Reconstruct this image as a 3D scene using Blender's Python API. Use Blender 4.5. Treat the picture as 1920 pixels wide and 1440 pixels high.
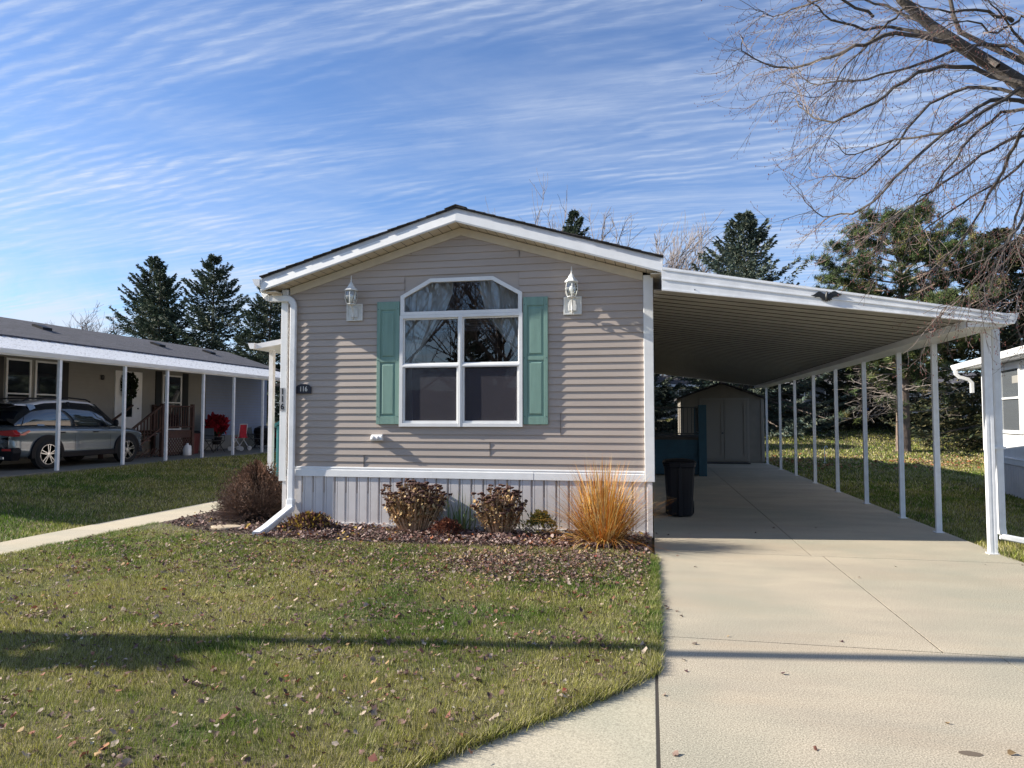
import bpy, math, random
import numpy as np
from mathutils import Vector, Matrix

# ------------------------------------------------------------ camera, sky, sun
scene = bpy.context.scene
for o in list(bpy.data.objects): bpy.data.objects.remove(o)
PI = math.pi; R = math.radians
YAW = math.atan(260/1310.); PITCH = math.atan(63/1310.)
cam_d = bpy.data.cameras.new('camera'); cam = bpy.data.objects.new('camera', cam_d)
scene.collection.objects.link(cam); scene.camera = cam
cam_d.sensor_width = 36; cam_d.lens = 36*1310/1920.; cam_d.clip_start = .05; cam_d.clip_end = 3000
cam.location = (0, 0, 1.6); cam.rotation_euler = (PI/2+PITCH, 0, YAW)
scene.render.resolution_x = 1024; scene.render.resolution_y = 768
scene.view_settings.view_transform = 'Standard'; scene.view_settings.look = 'None'
scene.view_settings.exposure = 1.05; scene.view_settings.gamma = 1

LIGHT = Vector((1.0, .14, -.565)).normalized()        # direction in which the sunlight travels
sd = -LIGHT
SUN_EL = math.asin(sd.z); SUN_AZ = math.atan2(sd.x, sd.y)  # azimuth clockwise from +Y
sun_d = bpy.data.lights.new('sun', 'SUN'); sun = bpy.data.objects.new('sun', sun_d)
scene.collection.objects.link(sun); sun_d.energy = 5.0; sun_d.angle = R(.5); sun_d.color = (1, .93, .82)
sun.rotation_euler = LIGHT.to_track_quat('-Z', 'Y').to_euler()

w = bpy.data.worlds.new('World'); scene.world = w; w.use_nodes = True
nt = w.node_tree; N = nt.nodes; L = nt.links; N.clear()
out = N.new('ShaderNodeOutputWorld'); bg = N.new('ShaderNodeBackground'); bg.inputs[1].default_value = .050
sky = N.new('ShaderNodeTexSky'); sky.sky_type = 'NISHITA'; sky.sun_disc = False
sky.sun_elevation = SUN_EL; sky.sun_rotation = SUN_AZ; sky.altitude = 250; sky.air_density = 1.0; sky.dust_density = .4; sky.ozone_density = 2.2
tc = N.new('ShaderNodeTexCoord')
sep = N.new('ShaderNodeSeparateXYZ'); L.new(tc.outputs['Generated'], sep.inputs[0])
def m(op, a, b=None, c=None):
    n = N.new('ShaderNodeMath'); n.operation = op
    for i, v in enumerate((a, b, c)):
        if v is None: continue
        if isinstance(v, (int, float)): n.inputs[i].default_value = v
        else: L.new(v, n.inputs[i])
    return n.outputs[0]
zz = m('MAXIMUM', sep.outputs[2], .0); zz = m('ADD', zz, .10)
px = m('DIVIDE', sep.outputs[0], zz); py = m('DIVIDE', sep.outputs[1], zz)
cmb = N.new('ShaderNodeCombineXYZ'); L.new(px, cmb.inputs[0]); L.new(py, cmb.inputs[1])
def mapped(rot, sc, loc=(0,0,0)):
    a = N.new('ShaderNodeMapping'); a.inputs['Rotation'].default_value = (0,0,rot); a.inputs['Scale'].default_value = sc; a.inputs['Location'].default_value = loc
    L.new(cmb.outputs[0], a.inputs[0]); return a.outputs[0]
def noise(vec, s, d=4, r=.55, dist=0):
    a = N.new('ShaderNodeTexNoise'); a.inputs['Scale'].default_value = s; a.inputs['Detail'].default_value = d
    a.inputs['Roughness'].default_value = r; a.inputs['Distortion'].default_value = dist; L.new(vec, a.inputs['Vector']); return a.outputs[0]
def ramp(x, a, b):
    n = N.new('ShaderNodeMapRange'); n.interpolation_type = 'SMOOTHSTEP'; n.inputs[1].default_value = a; n.inputs[2].default_value = b; L.new(x, n.inputs[0]); return n.outputs[0]
big = ramp(noise(mapped(R(20), (.5, .8, 1), (3.1, .4, 0)), 1.0, 3), .34, .66)
streak = ramp(noise(mapped(R(31), (.35, 2.3, 1)), 1.9, 6, .62, .5), .36, .74)
# ripples: long narrow rolls with wobble
wv = N.new('ShaderNodeTexWave'); wv.wave_type = 'BANDS'; wv.bands_direction = 'Y'; wv.inputs['Scale'].default_value = 7.2
wv.inputs['Distortion'].default_value = 10; wv.inputs['Detail'].default_value = 5; wv.inputs['Detail Scale'].default_value = .7; wv.inputs['Detail Roughness'].default_value = .62
L.new(mapped(R(27), (.42, 1, 1)), wv.inputs['Vector'])
patch = ramp(noise(mapped(R(30), (.45, .9, 1), (9, 2, 0)), 1.3, 5, .6), .36, .60)
rip = m('MULTIPLY', m('POWER', wv.outputs['Fac'], 1.3), patch)
fine = noise(mapped(R(36), (.5, 4.5, 1)), 4.0, 9, .72, .3)
fine2 = noise(mapped(R(15), (1.2, 3.5, 1), (4,4,0)), 9.0, 6, .7)
tex = m('ADD', m('MULTIPLY', ramp(fine, .36, .72), .9), m('MULTIPLY', fine2, .35))
cl = m('ADD', m('MULTIPLY', m('MULTIPLY', rip, tex), .66), m('MULTIPLY', m('MULTIPLY', streak, tex), .55))
veil = ramp(noise(mapped(R(34), (.35, 1.3, 1), (2, 7, 0)), 1.2, 8, .66, .8), .38, .78)
cl = m('ADD', cl, m('ADD', m('MULTIPLY', veil, .46), .03))
puffn = noise(tc.outputs['Generated'], 5.5, 7, .6, .4)
pm = m('MULTIPLY', ramp(m('MULTIPLY', sep.outputs[0], -1), .42, .62), m('SUBTRACT', 1, ramp(sep.outputs[2], .14, .24)))
puff = m('MULTIPLY', m('MULTIPLY', ramp(puffn, .46, .66), pm), .75)
cl = m('ADD', cl, puff)
low = N.new('ShaderNodeMapRange'); low.inputs[1].default_value = .0; low.inputs[2].default_value = .30; low.inputs[3].default_value = .55; low.inputs[4].default_value = 0; L.new(sep.outputs[2], low.inputs[0])
cl = m('MINIMUM', m('ADD', m('MULTIPLY', cl, .68), m('MULTIPLY', low.outputs[0], streak)), .85)
mul = N.new('ShaderNodeMix'); mul.data_type = 'RGBA'; mul.blend_type = 'MULTIPLY'; mul.inputs[0].default_value = 1
L.new(sky.outputs[0], mul.inputs[6]); mul.inputs[7].default_value = (1.15, 1.42, 1.82, 1)
mx = N.new('ShaderNodeMix'); mx.data_type = 'RGBA'; L.new(cl, mx.inputs[0]); L.new(mul.outputs[2], mx.inputs[6]); mx.inputs[7].default_value = (7.4, 8.2, 9.6, 1)
L.new(mx.outputs[2], bg.inputs[0]); L.new(bg.outputs[0], out.inputs[0])

# ------------------------------------------------------------ helpers
rnd = random.Random(7)
C = scene.collection
def tag(o, label=None, cat=None, group=None, kind=None):
    if label: o['label'] = label
    if cat: o['category'] = cat
    if group: o['group'] = group
    if kind: o['kind'] = kind
    return o
def thing(name, label, cat, loc=(0,0,0), rz=0, group=None):
    o = bpy.data.objects.new(name, None); C.objects.link(o); o.location = loc; o.rotation_euler = (0,0,rz)
    o.empty_display_size = .1
    return tag(o, label, cat, group)
def wmat(o):
    M = Matrix.Translation(o.location) @ o.rotation_euler.to_matrix().to_4x4()
    return wmat(o.parent) @ M if o.parent else M
def newmesh(name, verts, faces, mat, parent=None, local=False, smooth=False, col=None):
    me = bpy.data.meshes.new(name)
    if isinstance(verts, np.ndarray):
        nv = len(verts); nf = len(faces)
        if parent is not None and not local:
            W = np.array(wmat(parent).inverted()); verts = verts @ W[:3,:3].T + W[:3,3]
        k = faces.shape[1]
        me.vertices.add(nv); me.vertices.foreach_set('co', np.ascontiguousarray(verts, dtype=np.float32).ravel())
        me.loops.add(nf*k); me.loops.foreach_set('vertex_index', np.ascontiguousarray(faces, dtype=np.int32).ravel())
        me.polygons.add(nf); me.polygons.foreach_set('loop_start', np.arange(0, nf*k, k, dtype=np.int32))
        me.update(calc_edges=True)
    else:
        if parent is not None and not local:
            W = wmat(parent).inverted(); verts = [W @ Vector(v) for v in verts]
        me.from_pydata([tuple(v) for v in verts], [], faces)
    me.materials.append(mat)
    if smooth: me.polygons.foreach_set('use_smooth', [True]*len(me.polygons))
    if col is not None:
        a = me.color_attributes.new('Col', 'FLOAT_COLOR', 'POINT')
        c = np.ones((len(col), 4), dtype=np.float32); c[:, :3] = col; a.data.foreach_set('color', c.ravel())
    me.update()
    o = bpy.data.objects.new(name, me); C.objects.link(o); o.parent = parent
    return o
class MB:
    def __init__(s): s.v = []; s.f = []
    def add(s, vs, fs):
        b = len(s.v); s.v += [Vector(p) for p in vs]; s.f += [tuple(b+i for i in f) for f in fs]; return s
    def box(s, x0, x1, y0, y1, z0, z1):
        if x0 > x1: x0, x1 = x1, x0
        if y0 > y1: y0, y1 = y1, y0
        if z0 > z1: z0, z1 = z1, z0
        return s.add([(x0,y0,z0),(x1,y0,z0),(x1,y1,z0),(x0,y1,z0),(x0,y0,z1),(x1,y0,z1),(x1,y1,z1),(x0,y1,z1)],
              [(0,3,2,1),(4,5,6,7),(0,1,5,4),(1,2,6,5),(2,3,7,6),(3,0,4,7)])
    def bar(s, a, b, w, d, up=(0,0,1)):            # box from a to b, w across, d along 'up'
        a = Vector(a); b = Vector(b); t = (b-a).normalized(); u = Vector(up)
        if abs(t.dot(u)) > .98: u = Vector((0,1,0))
        r = t.cross(u).normalized()*(w/2); u = r.cross(t).normalized()*(d/2)
        vs = [p+i*r+j*u for p in (a,b) for i,j in ((-1,-1),(1,-1),(1,1),(-1,1))]
        return s.add(vs, [(0,1,2,3),(7,6,5,4),(0,4,5,1),(1,5,6,2),(2,6,7,3),(3,7,4,0)])
    def tube(s, pts, rad, n=8, cap=True):
        pts = [Vector(p) for p in pts]
        if not hasattr(rad, '__len__'): rad = [rad]*len(pts)
        b = len(s.v); prev = None
        for i, p in enumerate(pts):
            t = (pts[min(i+1,len(pts)-1)]-pts[max(i-1,0)]).normalized()
            if prev is None:
                prev = t.orthogonal().normalized()
            u = (prev - t*prev.dot(t)).normalized(); prev = u; v = t.cross(u)
            for k in range(n):
                a = 2*PI*k/n; s.v.append(p+(u*math.cos(a)+v*math.sin(a))*rad[i])
        for i in range(len(pts)-1):
            for k in range(n):
                s.f.append((b+i*n+k, b+i*n+(k+1)%n, b+(i+1)*n+(k+1)%n, b+(i+1)*n+k))
        if cap: s.f.append(tuple(b+k for k in range(n))[::-1]); s.f.append(tuple(b+(len(pts)-1)*n+k for k in range(n)))
        return s
    def lathe(s, prof, c=(0,0,0), n=16, sx=1, sy=1, axis='z', p=2):
        b = len(s.v)
        for r, z in prof:
            for k in range(n):
                a = 2*PI*(k+.5)/n; ca, sa = math.cos(a), math.sin(a)
                if p != 2:
                    q = (abs(ca)**p+abs(sa)**p)**(-1/p); ca *= q; sa *= q
                if axis == 'z': v = (c[0]+r*ca*sx, c[1]+r*sa*sy, c[2]+z)
                elif axis == 'x': v = (c[0]+z, c[1]+r*ca*sx, c[2]+r*sa*sy)
                else: v = (c[0]+r*ca*sx, c[1]+z, c[2]+r*sa*sy)
                s.v.append(Vector(v))
        for i in range(len(prof)-1):
            for k in range(n): s.f.append((b+i*n+k, b+i*n+(k+1)%n, b+(i+1)*n+(k+1)%n, b+(i+1)*n+k))
        s.f.append(tuple(b+k for k in range(n))[::-1]); s.f.append(tuple(b+(len(prof)-1)*n+k for k in range(n)))
        return s
    def prism(s, poly, y0, y1, ax='y'):            # poly in (x,z) extruded along y, or (x,y) along z, or (y,z) along x
        n = len(poly)
        def P(a, b, c): return (a,c,b) if ax == 'y' else ((a,b,c) if ax == 'z' else (c,a,b))
        vs = [P(a,b,y0) for a,b in poly]+[P(a,b,y1) for a,b in poly]
        fs = [tuple(range(n)), tuple(range(n,2*n))[::-1]]+[(i, i+n, (i+1)%n+n, (i+1)%n) for i in range(n)]
        return s.add(vs, fs)
    def quad(s, *p): return s.add(p, [tuple(range(len(p)))])
    def build(s, name, mat, parent=None, local=False, smooth=False, bevel=0):
        o = newmesh(name, s.v, s.f, mat, parent, local, smooth)
        if bevel:
            b = o.modifiers.new('b', 'BEVEL'); b.width = bevel; b.segments = 2; b.limit_method = 'ANGLE'; b.angle_limit = R(50)
        return o
def copy_tree(o, parent=None):
    c = o.copy(); C.objects.link(c)
    if parent: c.parent = parent
    for ch in [q for q in o.children]: copy_tree(ch, c)
    return c

# ------------------------------------------------------------ materials
def mat(name, col, rough=.6, var=0.0, vscale=3, bump=0, bscale=60, metal=0, col2=None, spec=.5, coat=0, stretch=(1,1,1), attr=False, trans=0, detail=5, contrast=(.35,.65)):
    mt = bpy.data.materials.new(name); mt.use_nodes = True; t = mt.node_tree; p = t.nodes['Principled BSDF']
    p.inputs['Roughness'].default_value = rough; p.inputs['Metallic'].default_value = metal; p.inputs['Specular IOR Level'].default_value = spec
    p.inputs['Coat Weight'].default_value = coat
    co = t.nodes.new('ShaderNodeTexCoord'); mp = t.nodes.new('ShaderNodeMapping'); mp.inputs['Scale'].default_value = stretch
    t.links.new(co.outputs['Object'], mp.inputs[0])
    p.inputs['Base Color'].default_value = (*col, 1)
    colout = None
    if attr:
        a = t.nodes.new('ShaderNodeAttribute'); a.attribute_name = 'Col'; colout = a.outputs['Color']
    if var or col2:
        n = t.nodes.new('ShaderNodeTexNoise'); n.inputs['Scale'].default_value = vscale; n.inputs['Detail'].default_value = detail; n.inputs['Roughness'].default_value = .6
        t.links.new(mp.outputs[0], n.inputs['Vector'])
        rr = t.nodes.new('ShaderNodeMapRange'); rr.inputs[1].default_value = contrast[0]; rr.inputs[2].default_value = contrast[1]; t.links.new(n.outputs[0], rr.inputs[0])
        mxn = t.nodes.new('ShaderNodeMix'); mxn.data_type = 'RGBA'; t.links.new(rr.outputs[0], mxn.inputs[0])
        c2 = col2 or tuple(c*(1-var) for c in col); c1 = col if col2 else tuple(min(1, c*(1+var*.5)) for c in col)
        mxn.inputs[6].default_value = (*c1, 1); mxn.inputs[7].default_value = (*c2, 1)
        colout = mxn.outputs[2]
    if colout: t.links.new(colout, p.inputs['Base Color'])
    if bump:
        n = t.nodes.new('ShaderNodeTexNoise'); n.inputs['Scale'].default_value = bscale; n.inputs['Detail'].default_value = 4
        t.links.new(mp.outputs[0], n.inputs['Vector'])
        b = t.nodes.new('ShaderNodeBump'); b.inputs['Strength'].default_value = bump; b.inputs['Distance'].default_value = .01
        t.links.new(n.outputs[0], b.inputs['Height']); t.links.new(b.outputs[0], p.inputs['Normal'])
    if trans:
        tr = t.nodes.new('ShaderNodeBsdfTranslucent'); ms = t.nodes.new('ShaderNodeMixShader'); ms.inputs[0].default_value = trans
        if colout: t.links.new(colout, tr.inputs[0])
        else: tr.inputs[0].default_value = (*col, 1)
        o = t.nodes['Material Output']; t.links.new(p.outputs[0], ms.inputs[1]); t.links.new(tr.outputs[0], ms.inputs[2]); t.links.new(ms.outputs[0], o.inputs[0])
    return mt
def stripes(mt, axis, period, width, off):      # dark pan joints every period along one axis
    t = mt.node_tree; p = t.nodes['Principled BSDF']; co = t.nodes.new('ShaderNodeTexCoord'); sx = t.nodes.new('ShaderNodeSeparateXYZ'); t.links.new(co.outputs['Object'], sx.inputs[0])
    a = t.nodes.new('ShaderNodeMath'); a.operation = 'MULTIPLY_ADD'; a.inputs[1].default_value = 1/period; a.inputs[2].default_value = 50+off; t.links.new(sx.outputs[axis], a.inputs[0])
    b = t.nodes.new('ShaderNodeMath'); b.operation = 'FRACT'; t.links.new(a.outputs[0], b.inputs[0])
    c = t.nodes.new('ShaderNodeMath'); c.operation = 'LESS_THAN'; c.inputs[1].default_value = width; t.links.new(b.outputs[0], c.inputs[0])
    k = t.nodes.new('ShaderNodeMix'); k.data_type = 'RGBA'; t.links.new(c.outputs[0], k.inputs[0])
    l = p.inputs['Base Color'].links
    if l: t.links.new(l[0].from_socket, k.inputs[6])
    else: k.inputs[6].default_value = p.inputs['Base Color'].default_value
    k.inputs[7].default_value = (.035,.03,.022,1); t.links.new(k.outputs[2], p.inputs['Base Color'])
def glassmat(name, tint=(.9,.92,.92), dark=0, refl=1.0, ior=1.5, rough=0.0):
    mt = bpy.data.materials.new(name); mt.use_nodes = True; t = mt.node_tree; t.nodes.remove(t.nodes['Principled BSDF'])
    tr = t.nodes.new('ShaderNodeBsdfTransparent'); tr.inputs[0].default_value = (*tint, 1)
    g = t.nodes.new('ShaderNodeBsdfGlossy'); g.inputs['Roughness'].default_value = rough; g.inputs[0].default_value = (refl, refl, refl, 1)
    fr = t.nodes.new('ShaderNodeFresnel'); fr.inputs[0].default_value = ior
    k = t.nodes.new('ShaderNodeMath'); k.operation = 'MULTIPLY_ADD'; k.inputs[1].default_value = 1.6; k.inputs[2].default_value = dark
    t.links.new(fr.outputs[0], k.inputs[0])
    ms = t.nodes.new('ShaderNodeMixShader'); t.links.new(k.outputs[0], ms.inputs[0]); t.links.new(tr.outputs[0], ms.inputs[1]); t.links.new(g.outputs[0], ms.inputs[2])
    t.links.new(ms.outputs[0], t.nodes['Material Output'].inputs[0]); return mt

def concrete(name, c1, c2, speck=.5):
    mt = bpy.data.materials.new(name); mt.use_nodes = True; t = mt.node_tree; p = t.nodes['Principled BSDF']; p.inputs['Roughness'].default_value = .88; p.inputs['Specular IOR Level'].default_value = .25
    g = t.nodes.new('ShaderNodeNewGeometry')
    def nz(s, d, st=(1,1,1)):
        mp = t.nodes.new('ShaderNodeMapping'); mp.inputs['Scale'].default_value = st; t.links.new(g.outputs['Position'], mp.inputs[0])
        n = t.nodes.new('ShaderNodeTexNoise'); n.inputs['Scale'].default_value = s; n.inputs['Detail'].default_value = d; n.inputs['Roughness'].default_value = .62; t.links.new(mp.outputs[0], n.inputs['Vector']); return n.outputs[0]
    def mr(x, a, b, c=0, d=1):
        n = t.nodes.new('ShaderNodeMapRange'); [setattr(n.inputs[i], 'default_value', v) for i, v in ((1,a),(2,b),(3,c),(4,d))]; t.links.new(x, n.inputs[0]); return n.outputs[0]
    def mix(f, a, b, bt='MIX'):
        n = t.nodes.new('ShaderNodeMix'); n.data_type = 'RGBA'; n.blend_type = bt
        for i, v in ((0,f),(6,a),(7,b)):
            if isinstance(v, (tuple, float, int)): n.inputs[i].default_value = v if not isinstance(v, tuple) else (*v, 1)
            else: t.links.new(v, n.inputs[i])
        return n.outputs[2]
    a = mix(mr(nz(.9, 5, (.6, 1.6, 1)), .38, .64), c1, c2)
    a = mix(mr(nz(.45, 3), .44, .62, 0, .75), a, (c1[0]*.70, c1[1]*.78, c1[2]*.80))
    a = mix(mr(nz(.75, 4, (.5, 2, 1)), .52, .72, 0, .40), a, (c1[0]*.88, c1[1]*.80, c1[2]*.74))
    sp = mr(nz(120, 2), .30, .70, 1-speck, 1+speck*.55)
    cc = t.nodes.new('ShaderNodeVectorMath'); cc.operation = 'SCALE'; t.links.new(a, cc.inputs[0]); t.links.new(sp, cc.inputs['Scale'])
    dark = mr(nz(140, 1), .66, .72, 0, .6)
    b = mix(dark, cc.outputs[0], (.10, .085, .07))
    t.links.new(b, p.inputs['Base Color'])
    bm = t.nodes.new('ShaderNodeBump'); bm.inputs['Strength'].default_value = .12; bm.inputs['Distance'].default_value = .004; t.links.new(nz(190, 3), bm.inputs['Height']); t.links.new(bm.outputs[0], p.inputs['Normal'])
    return mt
def shingle(name, base, dirx=False):
    mt = mat(name, base, .95, .35, 30, .5, 200, detail=4)
    t = mt.node_tree; p = t.nodes['Principled BSDF']; old = p.inputs['Base Color'].links[0].from_socket
    co = t.nodes.new('ShaderNodeTexCoord'); mp = t.nodes.new('ShaderNodeMapping'); mp.inputs['Rotation'].default_value = (0,0,PI/2)
    t.links.new(co.outputs['Object'], mp.inputs[0])
    b = t.nodes.new('ShaderNodeTexBrick'); b.inputs['Scale'].default_value = 1; b.inputs['Brick Width'].default_value = .32; b.inputs['Row Height'].default_value = .135; b.inputs['Mortar Size'].default_value = .006
    b.inputs['Color1'].default_value = (.8,.8,.8,1); b.inputs['Color2'].default_value = (1.1,1.08,1.1,1); b.inputs['Mortar'].default_value = (.45,.45,.45,1)
    t.links.new(mp.outputs[0], b.inputs['Vector'])
    mm = t.nodes.new('ShaderNodeMix'); mm.data_type = 'RGBA'; mm.blend_type = 'MULTIPLY'; mm.inputs[0].default_value = 1
    t.links.new(old, mm.inputs[6]); t.links.new(b.outputs[0], mm.inputs[7]); t.links.new(mm.outputs[2], p.inputs['Base Color']); return mt

M = {}
M['siding'] = mat('taupe_vinyl', (.43,.362,.312), .5, .10, 1.3, .12, 160, stretch=(.35,1,2.5))
M['white'] = mat('white_vinyl', (.80,.80,.79), .45, .06, 4)
M['whitem'] = mat('white_painted_metal', (.78,.79,.80), .4, .10, 6, .05, 30, stretch=(1,.3,1))
M['dirtywhite'] = mat('weathered_white_metal', (.62,.63,.65), .5, col2=(.30,.30,.31), vscale=9, contrast=(.52,.72), detail=9, stretch=(2.2,.55,1))
M['skirt'] = mat('skirting_vinyl', (.68,.645,.625), .5, .08, 3)
M['beige'] = mat('beige_soffit', (.60,.53,.42), .6, .08, 6)
M['gray'] = mat('grey_aluminium', (.60,.60,.62), .5, .1, 8)
M['shut'] = mat('sage_green_plastic', (.19,.32,.265), .5, .10, 5, .25, 220, stretch=(3,3,.4))
M['shingle'] = shingle('dark_shingle', (.055,.05,.05))
M['shingleg'] = shingle('grey_shingle', (.085,.083,.095))
M['glass'] = glassmat('window_glass', (.80,.84,.84), .05)
M['lampglass'] = glassmat('lantern_glass', (.9,.93,.92), .05)
M['black'] = mat('black_plastic', (.006,.006,.009), .5, spec=.25)
M['blackm'] = mat('black_metal', (.015,.015,.015), .4)
M['darkint'] = mat('dark_interior', (.05,.045,.045), .9)
M['sheer'] = mat('sheer_curtain', (.82,.82,.84), .9, trans=.35)
M['screen'] = glassmat('x', (.5,.5,.5)) ; 
def screenmat():
    mt = bpy.data.materials.new('insect_screen'); mt.use_nodes = True; t = mt.node_tree; p = t.nodes['Principled BSDF']; p.inputs['Base Color'].default_value = (.055,.05,.065,1); p.inputs['Roughness'].default_value = .8
    tr = t.nodes.new('ShaderNodeBsdfTransparent'); ms = t.nodes.new('ShaderNodeMixShader'); ms.inputs[0].default_value = .62
    t.links.new(tr.outputs[0], ms.inputs[1]); t.links.new(p.outputs[0], ms.inputs[2]); t.links.new(ms.outputs[0], t.nodes['Material Output'].inputs[0]); return mt
bpy.data.materials.remove(M['screen']); M['screen'] = screenmat()
M['drive'] = concrete('driveway_concrete', (.50,.432,.325), (.40,.35,.27), .62)
M['walk'] = concrete('walkway_concrete', (.50,.44,.325), (.45,.40,.31), .35)
M['asph'] = mat('asphalt', (.055,.053,.05), .9, .2, 3, .5, 150)
M['soil'] = mat('lawn_soil', (.06,.06,.022), .95, col2=(.12,.10,.05), vscale=2.2, bump=1, bscale=60)
M['mulch'] = mat('mulch_soil', (.05,.032,.024), .95, col2=(.11,.075,.05), vscale=9, bump=1, bscale=50)
M['grass'] = mat('grass_blade', (.1,.1,.1), .6, attr=True, trans=.30, spec=.3)
M['leaf'] = mat('dry_leaf', (.1,.1,.1), .75, attr=True, trans=.15, spec=.3)
M['needle'] = mat('needles', (.1,.1,.1), .7, attr=True, trans=.12, spec=.25)
M['bark'] = mat('bark', (.16,.125,.10), .9, col2=(.075,.058,.048), vscale=14, bump=.9, bscale=30, stretch=(1,1,.3))
M['twig'] = mat('twig_bark', (.24,.195,.17), .8, col2=(.14,.105,.09), vscale=5)
M['ftwig'] = mat('far_twig_bark', (.26,.225,.21), .9, col2=(.18,.15,.14), vscale=3)
M['pinebark'] = mat('pine_bark', (.23,.17,.13), .9, col2=(.10,.075,.06), vscale=9, bump=.9, bscale=20, stretch=(1,1,.35))
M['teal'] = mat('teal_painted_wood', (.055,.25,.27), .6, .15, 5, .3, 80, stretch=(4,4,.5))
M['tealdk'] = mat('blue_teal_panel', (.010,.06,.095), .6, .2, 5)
M['tan'] = mat('tan_siding', (.34,.31,.25), .6, .1, 3)
M['neigh'] = mat('cream_siding', (.27,.26,.235), .55, .06, 2)
M['skytint'] = mat('sky_tinted_siding', (.24,.29,.42), .5, .06, 2)  # neighbour wall siding with blue skylight put into its colour
M['paint'] = mat('grey_car_paint', (.17,.20,.225), .25, metal=.5, coat=1.0)
M['roofpaint'] = mat('white_car_roof', (.75,.75,.76), .25, coat=1)
M['carglass'] = mat('car_glass', (.012,.015,.02), .04, spec=1.0, coat=1)
M['tyre'] = mat('tyre_rubber', (.012,.012,.012), .85, bump=.3)
M['rim'] = mat('alloy_rim', (.7,.7,.72), .25, metal=.9)
M['red'] = mat('red_lens', (.45,.02,.02), .2, coat=1)
M['redcloth'] = mat('red_cloth', (.42,.015,.03), .85, .3, 8)
M['maroon'] = mat('maroon_plastic', (.10,.02,.018), .5)
M['brown'] = mat('brown_stained_wood', (.075,.036,.026), .7, .25, 8, .3, 60)
M['stone'] = mat('stepping_stone', (.42,.34,.24), .9, .15, 8, .6, 60)
M['shedw'] = mat('shed_siding', (.22,.195,.16), .65, .1, 3)
M['bulb'] = mat('white_bulb', (.85,.85,.85), .3)
M['lampw'] = mat('white_lantern_paint', (.72,.72,.69), .45, .08, 30, .15, 120)

# ------------------------------------------------------------ text
def text(txt, size, extr, mt, name, parent, rot, loc, sx=1):
    cu = bpy.data.curves.new('t', 'FONT'); cu.body = txt; cu.size = size; cu.extrude = extr; cu.align_x = 'CENTER'; cu.align_y = 'CENTER'; cu.offset = size*.012
    to = bpy.data.objects.new('t', cu); C.objects.link(to); bpy.context.view_layer.update()
    dg = bpy.context.evaluated_depsgraph_get(); me = bpy.data.meshes.new_from_object(to.evaluated_get(dg)); bpy.data.objects.remove(to)
    MM = Matrix.Translation(loc) @ rot.to_4x4() @ Matrix.Diagonal((sx,1,1,1)); me.transform(MM)
    if parent: me.transform(wmat(parent).inverted())
    me.materials.clear(); me.materials.append(mt)
    o = bpy.data.objects.new(name, me); C.objects.link(o); o.parent = parent; return o
FRONT = Matrix.Rotation(PI/2, 3, 'X')      # text facing -Y

# ------------------------------------------------------------ ground
def sst(t): t = np.clip(t, 0, 1); return t*t*(3-2*t)
def hgt(x, y):
    x = np.asarray(x, float); y = np.asarray(y, float)
    h = -.03 + .35*sst((-8.35-x)/4.6)*1.0 + 1.52*sst((y-29)/24)
    h = h + .02*np.sin(x*.9+1)*np.cos(y*.7)*sst((np.abs(x-2.2)-2.6)/2)*sst((y-9)/3)
    return h
xs = np.unique(np.round(np.concatenate([np.arange(-18,14,.5), np.arange(-60,60,4), [-900,-400,-200,-120,120,200,400,900]]),3))
ys = np.unique(np.round(np.concatenate([np.arange(0,56,.5), np.arange(-40,100,4), [-900,-400,-200,-80,150,300,500,900]]),3))
X, Y = np.meshgrid(xs, ys, indexing='ij'); Z = hgt(X, Y)
V = np.stack([X.ravel(), Y.ravel(), Z.ravel()], 1); ny = len(ys)
I, J = np.meshgrid(np.arange(len(xs)-1), np.arange(ny-1), indexing='ij'); I = I.ravel(); J = J.ravel()
F = np.stack([I*ny+J, (I+1)*ny+J, (I+1)*ny+J+1, I*ny+J+1], 1)
tag(newmesh('ground', V, F, M['soil'], smooth=True), kind='structure')

LAWN = [(-7.27,2.66),(-1.9,2.66),(-1.5,2.82),(-1.16,3.06),(-.63,3.72),(-.29,4.13),(0.0,4.58),(.0,8.25),(-.6,8.45),(-1.39,8.42),(-3.1,8.30),(-4.89,8.42),(-6,8.68),(-7.0,9.2),(-7.27,9.35)]
BED = [(0.0,8.25),(0.0,9.6),(-5.38,9.6),(-5.38,11.9),(-7.27,11.6),(-7.27,9.35),(-7.0,9.2),(-6,8.68),(-4.89,8.42),(-3.1,8.30),(-1.39,8.42),(-.6,8.45)]
tag(MB().prism(LAWN, -.06, .028, 'z').build('front_lawn', M['soil']), kind='structure')
tag(MB().prism(BED, -.06, .022, 'z').build('mulch_bed', M['mulch']), kind='structure')
# driveway slabs with open joints
d = MB()
XR = 4.02
for (x0, x1, y0, y1) in [(.03,1.933,5.326,8.684),(1.945,4.6,5.326,8.684),(.03,2.277,-1,5.315),(2.285,4.6,-1,5.315)]:
    d.box(x0, x1, y0, y1, -.12, 0)
for (y0, y1) in [(8.695,12.908),(12.915,17.108),(17.115,21.308),(21.315,25.95)]:
    d.box(.03, 1.805, y0, y1, -.12, 0); d.box(1.815, XR, y0, y1, -.12, 0)
j_ = MB(); j_.box(1.93,1.945,5.3,8.7,-.05,-.0035); j_.box(2.27,2.285,-1,5.3,-.05,-.0035); j_.box(1.80,1.815,8.69,25.9,-.05,-.0035); j_.box(.03,4.6,8.68,8.695,-.05,-.0035); j_.box(.03,4.6,5.315,5.33,-.05,-.0035); j_.box(.012,.032,-1,8.2,-.05,-.0035)
for y_ in (12.9,17.1,21.3): j_.box(.03,XR,y_,y_+.015,-.05,-.0035)
tag(j_.build('driveway_joint', mat('joint_dirt', (.035,.03,.025), .95)), kind='structure')
tag(d.build('driveway', M['drive']), kind='structure')
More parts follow.
